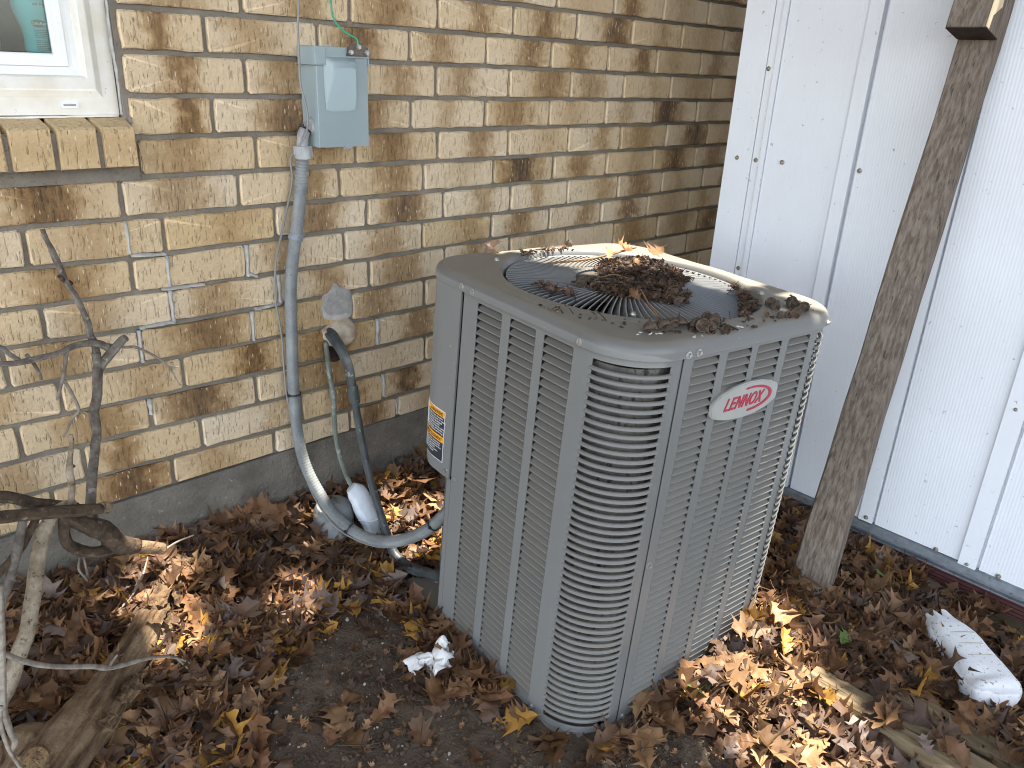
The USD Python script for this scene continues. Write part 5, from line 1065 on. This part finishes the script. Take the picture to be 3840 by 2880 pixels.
# leaves one can point to
SP = [((1.138, -1.062, .045), (.3, -.2, 1), 2.2, .085, 4, 'green', 'green and brown oak leaf in the sun by the right foot of the unit'),
      ((1.492, -1.168, .068), (.1, -.3, 1), .6, .050, 1, 'green', 'small fresh green leaf in the pile between the air conditioner and the jug'), ((1.79, -1.12, .075), (.2, -.3, 1), 1.6, .030, 8, 'green', 'tiny green leaf near the shed base behind the jug'),
      ((1.395, -.955, .150), (-.75, -.6, .35), 1.5, .115, 3, 'tan', 'tall curled tan leaf standing against the right corner of the air conditioner'), ((1.425, -1.035, .10), (.2, -.6, .7), -.8, .105, 7, 'tan', 'long curled tan leaf in the sunlit pile right of the air conditioner'), ((1.345, -1.03, .085), (-.3, -.6, .8), 2.0, .10, 1, 'tan', 'broad tan leaf leaning in the sunlit pile beside the air conditioner'), ((1.375, -1.09, .075), (.1, -.5, .8), 1.2, .075, 4, 'yellow', 'bright yellow leaf in the sunlit pile beside the air conditioner'),
      ((.892, -.020, 1.018), (-.4, -.6, -.2), .9, .042, 5, 'dark', 'dark dead leaf caught behind the conduit elbow'), ((1.165, -.345, .814), (-.1, -.3, 1), .3, .060, 5, 'dark', 'dark curled leaf hanging over the rear rim of the fan opening'), ((.715, -.055, .165), (-.3, -1, .4), 1.4, .09, 1, 'brown', 'large brown leaf standing against the foundation'),
      ((1.30, -1.215, .035), (.1, -.2, 1), .5, .095, 6, 'tan', 'large tan leaf at the end of the weathered timber'), ((1.235, -1.20, .03), (0, -.1, 1), 2.4, .095, 1, 'tan', 'broad sunlit tan leaf on the soil before the timber')]
hq = np.random.default_rng(17)
for k in range(16):
    x, y = 1.415 + hq.normal(0, .028), -.985 + hq.normal(0, .035)
    if ACP.distance(Point(x, y)) < .02: continue
    place_leaf((x, y, .05 + .10 * hq.random() * math.exp(-((x - 1.41) ** 2 + (y + .96) ** 2) / .004)), rot_to((hq.normal(-.2, .5), hq.normal(-.35, .4), .8), hq.uniform(0, 6.28)), hq.uniform(.07, .105), int(hq.choice([3, 5, 6, 7, 4])), 'tan', 'curled pale tan oak leaf in the sunlit heap at the right corner of the unit', 'curled tan oak leaves heaped at the right corner of the unit')
for p3, n, yaw, s, shp, colr, lb in SP:
    place_leaf(p3, rot_to(n, yaw), s, shp, colr, lb, None)

# ------------------------------------------------------------------ crumbs of soil and grit
def instancer(path, label, category, protos, pts, rots, scales, ids):
    ins = UsdGeom.PointInstancer.Define(stage, path); tag(ins.GetPrim(), label, category, None, 'stuff'); UsdGeom.Scope.Define(stage, path + '/kinds'); t = []
    for k, (m, mt, nm) in enumerate(protos):
        usdkit.mesh(stage, f'{path}/kinds/{nm}_{k}', m, mt, False); t.append(Sdf.Path(f'{path}/kinds/{nm}_{k}'))
    ins.CreatePrototypesRel().SetTargets(t); ins.CreateProtoIndicesAttr([int(i) for i in ids]); ins.CreatePositionsAttr([Gf.Vec3f(*map(float, p)) for p in pts])
    ins.CreateOrientationsAttr([Gf.Quath(float(q[3]), float(q[0]), float(q[1]), float(q[2])) for q in rots]); ins.CreateScalesAttr([Gf.Vec3f(*map(float, s)) for s in scales])
cr = np.random.default_rng(31)
clods = [(rough(trimesh.creation.icosphere(1, 1.0), .35, 1.4, k), M['soil_bits'], 'clod') for k in range(4)] + [(rough(trimesh.creation.icosphere(1, 1.0), .3, 1.4, 9), M['grit'], 'stone')]
flake = [(leaf_mesh(60 + k, 1.0, .6, .3, .5).slice_plane([.0, 0, 0], [1, .4 * k - .4, 0]), M['leaf_' + c], 'scrap') for k, c in enumerate(('brown', 'dark', 'tan', 'dark'))]
pts = np.vstack([cr.uniform([-.3, -1.75], [1.95, -.03], (7000, 2)), cr.uniform([.40, -1.45], [1.35, -.34], (13000, 2))]); keep = np.array([ACP.distance(Point(*p)) > .004 for p in pts]); pts = pts[keep]; n_ = len(pts)
size = np.clip(cr.lognormal(-6.35, .55, n_), .0006, .008); ids = np.where(cr.random(n_) < .06, 4, cr.integers(0, 4, n_)); size = np.where(ids == 4, size * .8, size)
instancer('/World/soil_crumbs', 'crumbs of dark soil and small pale stones over the ground', 'soil', clods, np.c_[pts, gz(pts[:, 0], pts[:, 1]) + size * .3], Rn.random(n_, random_state=1).as_quat(), np.c_[size, size, size * .8], ids)
pts = cr.uniform([-.3, -1.75], [1.95, -.03], (5200, 2)); keep = np.array([ACP.distance(Point(*p)) > .004 for p in pts]); pts = pts[keep]; n_ = len(pts); size = np.clip(cr.lognormal(-3.95, .45, n_), .008, .04)
instancer('/World/leaf_scraps', 'broken scraps of dead leaves scattered over the soil', 'leaf litter', flake, np.c_[pts, gz(pts[:, 0], pts[:, 1]) + .006], np.array([Rn.from_matrix(rot_to((cr.normal(0, .35), cr.normal(0, .35), 1), cr.uniform(0, 6.28))).as_quat() for _ in range(n_)]), np.c_[size, size, size], cr.integers(0, 4, n_))
tw = []
for k in range(240):
    x, y = cr.uniform([0, -1.6], [1.9, -.05])
    if ACP.distance(Point(x, y)) < .02: continue
    a = cr.uniform(0, 6.28); l = cr.uniform(.02, .11); z = float(gz(x, y)) + cr.uniform(.006, .03); d = np.array([math.cos(a), math.sin(a), cr.normal(0, .15)]); b = np.array([-math.sin(a), math.cos(a), .3]) * cr.normal(0, .12)
    tw.append(tube(spline([np.array([x, y, z]) - d * l / 2, np.array([x, y, z]) + b * l, np.array([x, y, z]) + d * l / 2], 3), [cr.uniform(.0008, .002), .0006], 5))
top('fallen_twigs', cat(tw), M['bark_dark'], 'thin dark twigs and leaf stalks scattered through the litter', 'twigs', kind='stuff', smooth=True)

# ------------------------------------------------------------------ debris on top of the air conditioner
def acorn_cap(seed, r=.0105):
    q = np.random.default_rng(seed); n = 18
    prof = [(.10, -.95), (.30, -.92), (.62, -.72), (.88, -.38), (1.0, .0), (1.0, .18), (.86, .22), (.80, .02), (.66, -.32), (.35, -.55), (0, -.60)]
    m = lathe(prof, n); v = np.array(m.vertices); k = (v[:, 2] < .15) & (np.hypot(v[:, 0], v[:, 1]) > .28) ; rr = 1 + .07 * (meshkit.noise(v * 4 + seed * 3, seed) - .5) * 2
    v *= rr[:, None]; v += q.normal(0, .014, v.shape); m.vertices = v * r; st = tube(np.array([(0, 0, -.9), (.1, .05, -1.25), (.18, .1, -1.5)]) * r, [.16 * r, .10 * r], 6); return m, st
def put_acorn(x, y, z, seed, label, group, tilt, yaw, r=.0105, whole=False):
    p = ACW((x, y, z + r * .62))[0]; Mx = np.eye(4); Mx[:3, :3] = R4(yaw, [0, 0, 1])[:3, :3] @ R4(tilt, [0, 1, 0])[:3, :3]; Mx[:3, 3] = p
    t = thing('acorn' if whole else 'empty_acorn', label, 'acorn', group, matrix=usd_matrix(Mx)); m, st = acorn_cap(seed, r); obj(t, 'cup', m, M['acorn'], 40); obj(t, 'stalk', st, M['acorn'], True)
    if whole: obj(t, 'nut', lathe(np.array([(0, 1.5), (.12, 1.35), (.5, 1.1), (.78, .6), (.84, .1), (.8, -.1)]) * r, 14), M['acorn_in'], True)
GR, GF_, GP = 'acorn caps at the right rear corner of the unit top', 'acorn caps in the row at the front edge of the unit top', 'acorn caps in the bark heap at the front right of the unit top'
LR_, LF_, LP_ = 'dark empty acorn cap at the right corner of the unit top', 'dark acorn cap in the row along the front rim of the fan opening', 'dark acorn cap in the bark heap at the front right of the unit top'
for k, (x, y, g) in enumerate([(1.0668, -.8383, 'f'), (1.1, -.8373, 'f'), (1.1189, -.8393, 'f'), (1.1394, -.8392, 'f'), (1.1641, -.8534, 'p'), (1.1928, -.8515, 'p'), (1.2153, -.8519, 'p'), (1.1551, -.872, 'p'), (1.1700, -.880, 'p'), (1.190, -.868, 'p'), (1.4203, -.823, 'r'), (1.4127, -.8409, 'r'), (1.4737, -.8335, 'r'), (1.4584, -.8477, 'r'), (1.4610, -.8668, 'r'), (1.3745, -.8762, 'r'), (1.3939, -.8802, 'r'), (1.4074, -.8843, 'r')]):
    lb, gp = {'f': (LF_, GF_), 'p': (LP_, GP), 'r': (LR_, GR)}[g]
    put_acorn(x, y, .7985 + (.006 if g == 'p' and k % 2 else 0), k, lb, gp, (1.2 + .5 * ((k * 7) % 5) / 5) if g != 'f' else 2.6 - .3 * (k % 3), -2.2 + .8 * ((k * 5) % 7) / 7, .0075 if k in (15, 16) else (.0118 if g != 'f' else .0122))
put_acorn(1.3745, -.2992, .7985, 40, 'whole brown acorn standing on the rear edge of the unit top', None, 2.7, .5, .0095, True)
put_acorn(1.2798, -.314, .7985, 41, 'small pale acorn on the rear edge of the unit top', None, .6, 2.5, .0065)
put_acorn(1.3873, -.8022, .7960, 42, 'acorn cap lying against the right rim of the fan opening', None, 1.4, -2.0, .0085)
put_acorn(1.2572, -.7368, .794, 43, 'acorn cap on the fan guard near its front right', None, 2.2, -1.0, .0115)
put_acorn(1.1600, -.574, .797, 44, 'acorn cap on the fan guard left of its hub', None, 1.3, -2.6, .011)
dr = np.random.default_rng(51)
def heap(poly, n, h, seed, zb=.7955):
    """a heap of bark bits, stalks and crumbs inside an outline on the unit top"""
    P = Polygon(poly); x0, y0, x1, y1 = P.bounds; out = []; scraps = []; q = np.random.default_rng(seed); base = trimesh.creation.icosphere(1, 1.0); bits = [rough(base, .35, 1.5, k) for k in range(5)]; c = np.array(P.centroid.coords[0]); R0 = math.sqrt(P.area / math.pi)
    while len(out) < n:
        x, y = q.uniform(x0, x1), q.uniform(y0, y1)
        if not P.contains(Point(x, y)): continue
        e = min(P.exterior.distance(Point(x, y)) / (R0 * .8), 1); z = zb + h * e * q.random() * (.35 + 1.1 * float(meshkit.noise(np.array([x * 38, y * 38, seed]), seed))); u = q.random()
        if u < .76:
            s = q.lognormal(-6.25, .45); m = bits[int(q.integers(5))].copy(); m.apply_scale([s * q.uniform(.8, 2), s, s * .7]); m.apply_transform(R4(q.uniform(0, 6.28), [0, 0, 1])); m.apply_translation([x, y, z + s * .3])
        elif u < .84:
            a = q.uniform(0, 6.28); l = q.uniform(.01, .035); d = np.array([math.cos(a), math.sin(a), q.normal(.1, .4)]); p0 = np.array([x, y, z + .002]); m = tube(np.array([p0 - d * l / 2, p0 + [0, 0, .003], p0 + d * l / 2]), [q.uniform(.0006, .0018), .0006], 5)
        else:
            m = leaf_mesh(int(q.integers(100)), q.uniform(.012, .024), q.uniform(-1, 1.5), .5, .5); M4 = np.eye(4); M4[:3, :3] = rot_to((q.normal(0, .7), q.normal(0, .7), 1), q.uniform(0, 6.28)); M4[:3, 3] = (x, y, z + .004); m.apply_transform(M4); scraps.append(m); out.append(None); continue
        out.append(m)
    m = cat([o for o in out if o is not None]); m.apply_transform(ACM); sc = cat(scraps) if scraps else None
    if sc is not None: sc.apply_transform(ACM)
    return m, sc
def debris(mm, lb):
    t = thing('leaf_debris', lb, 'debris', None, 'stuff'); obj(t, 'crumbs', mm[0], M['debris'], True)
    if mm[1] is not None: obj(t, 'leaf_scraps', mm[1], M['leaf_dark'], True)
debris(heap([(1.265, -.515), (1.30, -.470), (1.36, -.435), (1.43, -.43), (1.475, -.455), (1.48, -.50), (1.455, -.57), (1.43, -.62), (1.37, -.65), (1.32, -.63), (1.29, -.58)], 1500, .022, 1), 'heap of dark leaf debris over the rear of the fan guard')
debris(heap([(1.07, -.525), (1.10, -.53), (1.105, -.565), (1.11, -.61), (1.095, -.63), (1.075, -.60), (1.068, -.56)], 90, .012, 2), 'clump of dark debris on the left side of the fan guard')
debris(heap([(1.165, -.575), (1.20, -.55), (1.29, -.575), (1.36, -.63), (1.34, -.69), (1.29, -.735), (1.24, -.725), (1.20, -.68), (1.165, -.63)], 900, .011, 3), 'dark crumbly debris between hub and front of the fan guard')
debris(heap([(1.135, -.845), (1.165, -.84), (1.215, -.84), (1.24, -.865), (1.225, -.89), (1.175, -.895), (1.145, -.885)], 60, .008, 4, .7985), 'heap of bark chips among acorn caps at the front right of the unit top')
debris(heap([(1.475, -.675), (1.49, -.695), (1.455, -.745), (1.42, -.79), (1.375, -.825), (1.315, -.85), (1.30, -.84), (1.36, -.80), (1.41, -.765), (1.445, -.725)], 260, .012, 5, .7975), 'line of bark crumbs along the right rim of the fan opening')
debris(heap([(1.19, -.335), (1.30, -.315), (1.36, -.32), (1.36, -.335), (1.28, -.342), (1.20, -.35)], 60, .008, 6, .799), 'thin strip of dark crumbs on the rear rim of the unit top')
debris(heap([(.99, -.60), (1.05, -.75), (1.14, -.83), (1.3, -.85), (1.45, -.86), (1.55, -.78), (1.5, -.87), (1.4, -.89), (1.2, -.895), (1.06, -.85), (.99, -.70)], 90, .001, 7, .7985), 'scattered specks of debris over the front of the unit top')
for lb, pts, r, mt in [('long pale stalk lying over the rear of the fan guard', [(1.2017, -.4269, .802), (1.25, -.44, .806), (1.30, -.4545, .812), (1.37, -.452, .818), (1.4409, -.4471, .826)], [.0022, .0026, .0024], 'leaf_tan'), ('thin yellow stalk lying on the hub of the fan guard', [(1.1906, -.5677, .800), (1.225, -.5645, .806), (1.2569, -.562, .808), (1.273, -.576, .806), (1.2849, -.5938, .803)], [.0012, .0014, .001], 'leaf_tan'),
                      ('dark twig lying across the hub of the fan guard', [(1.1541, -.552, .800), (1.175, -.57, .803), (1.2018, -.5858, .804), (1.24, -.600, .804), (1.2761, -.6179, .806)], [.0022, .0020, .0014], 'bark_dark'), ('thin tan stalk hanging at the front right of the fan guard', [(1.2237, -.6675, .808), (1.2109, -.6826, .812), (1.175, -.735, .806), (1.145, -.785, .801)], [.0012, .0016, .0024], 'leaf_tan'),
                      ('thin dark twig lying on the rear rim of the unit top', [(1.26, -.318, .803), (1.29, -.322, .806), (1.32, -.316, .805), (1.35, -.31, .803)], [.0014, .001], 'twig'), ('forked dark stalk at the front right rim of the unit top', [(1.30, -.836, .802), (1.305, -.853, .804), (1.29, -.868, .802)], [.0012, .0016], 'bark_dark')]:
    top('stalk', tube(spline(ACW(pts), 6), r, 6, .1, 2, 90), M[mt], lb, 'twig', smooth=True)
for k, (x, y, z, n, yaw, s, shp, colr, lb) in enumerate([(1.335, -.470, .822, (-.15, -.3, 1), .4, .038, 4, 'tan', 'pale crumpled leaf at the left of the debris heap on the fan guard'), (1.40, -.452, .826, (-.1, -.3, 1), 1.4, .045, 9, 'tan', 'pale curled leaf on top of the debris heap'), (1.445, -.50, .826, (-.15, -.25, 1), 2.9, .066, 3, 'brown', 'brown leaf lying over the right of the debris heap'), (1.355, -.535, .820, (-.2, -.3, 1), .8, .026, 8, 'tan', 'small orange leaf scrap in the middle of the debris heap'), (1.145, -.322, .806, (-.1, -.2, 1), 2.8, .030, 0, 'tan', 'pale narrow leaf on the rear left rim of the unit top'), (1.19, -.685, .808, (-.8, -.3, .5), 1.2, .034, 5, 'brown', 'brown leaf scrap wedged in the front of the fan guard')]):
    place_leaf(ACW((x, y, z))[0], rot_to(n, yaw), s, shp, colr, lb, None)

# ------------------------------------------------------------------ the oak overhead, out of the picture: its crown makes the shade and its gaps let the sun spots through
def down(P):
    P = np.atleast_2d(np.asarray(P, float)); return P[:, :2] - SUN[:2] / SUN[2] * P[:, 2:3]
gaps = []
gaps.append(Polygon(down(ACW([(1.17, -.275, .80), (1.246, -.308, .80), (1.2576, -.355, .80), (1.285, -.50, .79), (1.45, -.53, .79), (1.472, -.68, .80), (1.56, -.69, .80), (1.62, -.6, .8), (1.62, -.24, .8), (1.2, -.24, .8)]))))
edge = down([ACW((XR - .02, YF + .06, .72))[0], ACW((XR - .02, YF + .04, .05))[0]])
from shapely.geometry import LineString
gaps.append(LineString(edge).buffer(.055))
gaps.append(Polygon(down([(x, y, .045) for x, y in LITP.exterior.coords])).buffer(.012))
for p3, r in [((1.065, -.145, .07), .062), ((1.12, -.17, .07), .05), ((.835, -.085, .21), .016), ((.405, -.155, .13), .055), (tuple(onpost(.16, .079, .050)), .024), (tuple(onpost(.22, .079, .055)), .026), ((.44, -.115, .14), .045), ((.665, -.285, .075), .035), ((.70, -.25, .075), .03), ((.40, -.285, .085), .035), ((1.05, -.40, .798), .0), ((.43, -.155, .23), .022)]:
    if r: gaps.append(Point(*down(p3)[0]).buffer(r))
gap = unary_union(gaps)
import shapely
tr = np.random.default_rng(77)
NC = 46000
uvp = tr.uniform([-1.5, -2.9], [3.2, .75], (NC, 2)); hh = tr.uniform(2.9, 4.0, NC)
pen = .028
inside = shapely.contains_xy(gap.buffer(pen), uvp[:, 0], uvp[:, 1])
uvp, hh = uvp[~inside], hh[~inside]
Pc = np.c_[uvp + np.outer(hh, SUN[:2] / SUN[2]), hh]
q4 = np.array([(-.5, 0, 0), (-.1, .24, .03), (.5, 0, 0), (-.1, -.24, .03)])
vs, fs = [], []
for k, pc in enumerate(Pc):
    dd = shapely.distance(gap, Point(uvp[k])); s = min(.15, max(.055, 1.6 * dd)) * tr.uniform(.75, 1.1)
    Rm = rot_to((tr.normal(0, .45), tr.normal(0, .45), 1), tr.uniform(0, 6.28)); vs.append(pc + (q4 * s) @ Rm.T); fs.append(np.array([(0, 1, 2), (0, 2, 3)]) + 4 * k)
oak = thing('oak_tree', 'oak tree whose crown shades the yard from beyond the shed', 'tree')
obj(oak, 'crown', trimesh.Trimesh(np.vstack(vs), np.vstack(fs), process=False), M['canopy'])
obj(oak, 'trunk', tube(spline([(4.9, -1.7, -.1), (4.85, -1.7, 1.2), (4.6, -1.6, 2.6), (4.3, -1.5, 3.4)], 8), [.22, .17, .14, .10], 16, .12, 4, 8), M['bark_grey'], True)
for k in range(5):
    e = np.array([1.0 + .9 * k / 2, -2.6 + .6 * k, 3.9]); obj(oak, 'limb', tube(spline([(4.5, -1.58, 2.9), (3.6, -1.6 + .2 * (k - 2), 3.7), e + [.8, 0, .3]], 8), [.09, .05, .015], 10, .1, k, 10), M['bark_grey'], True)
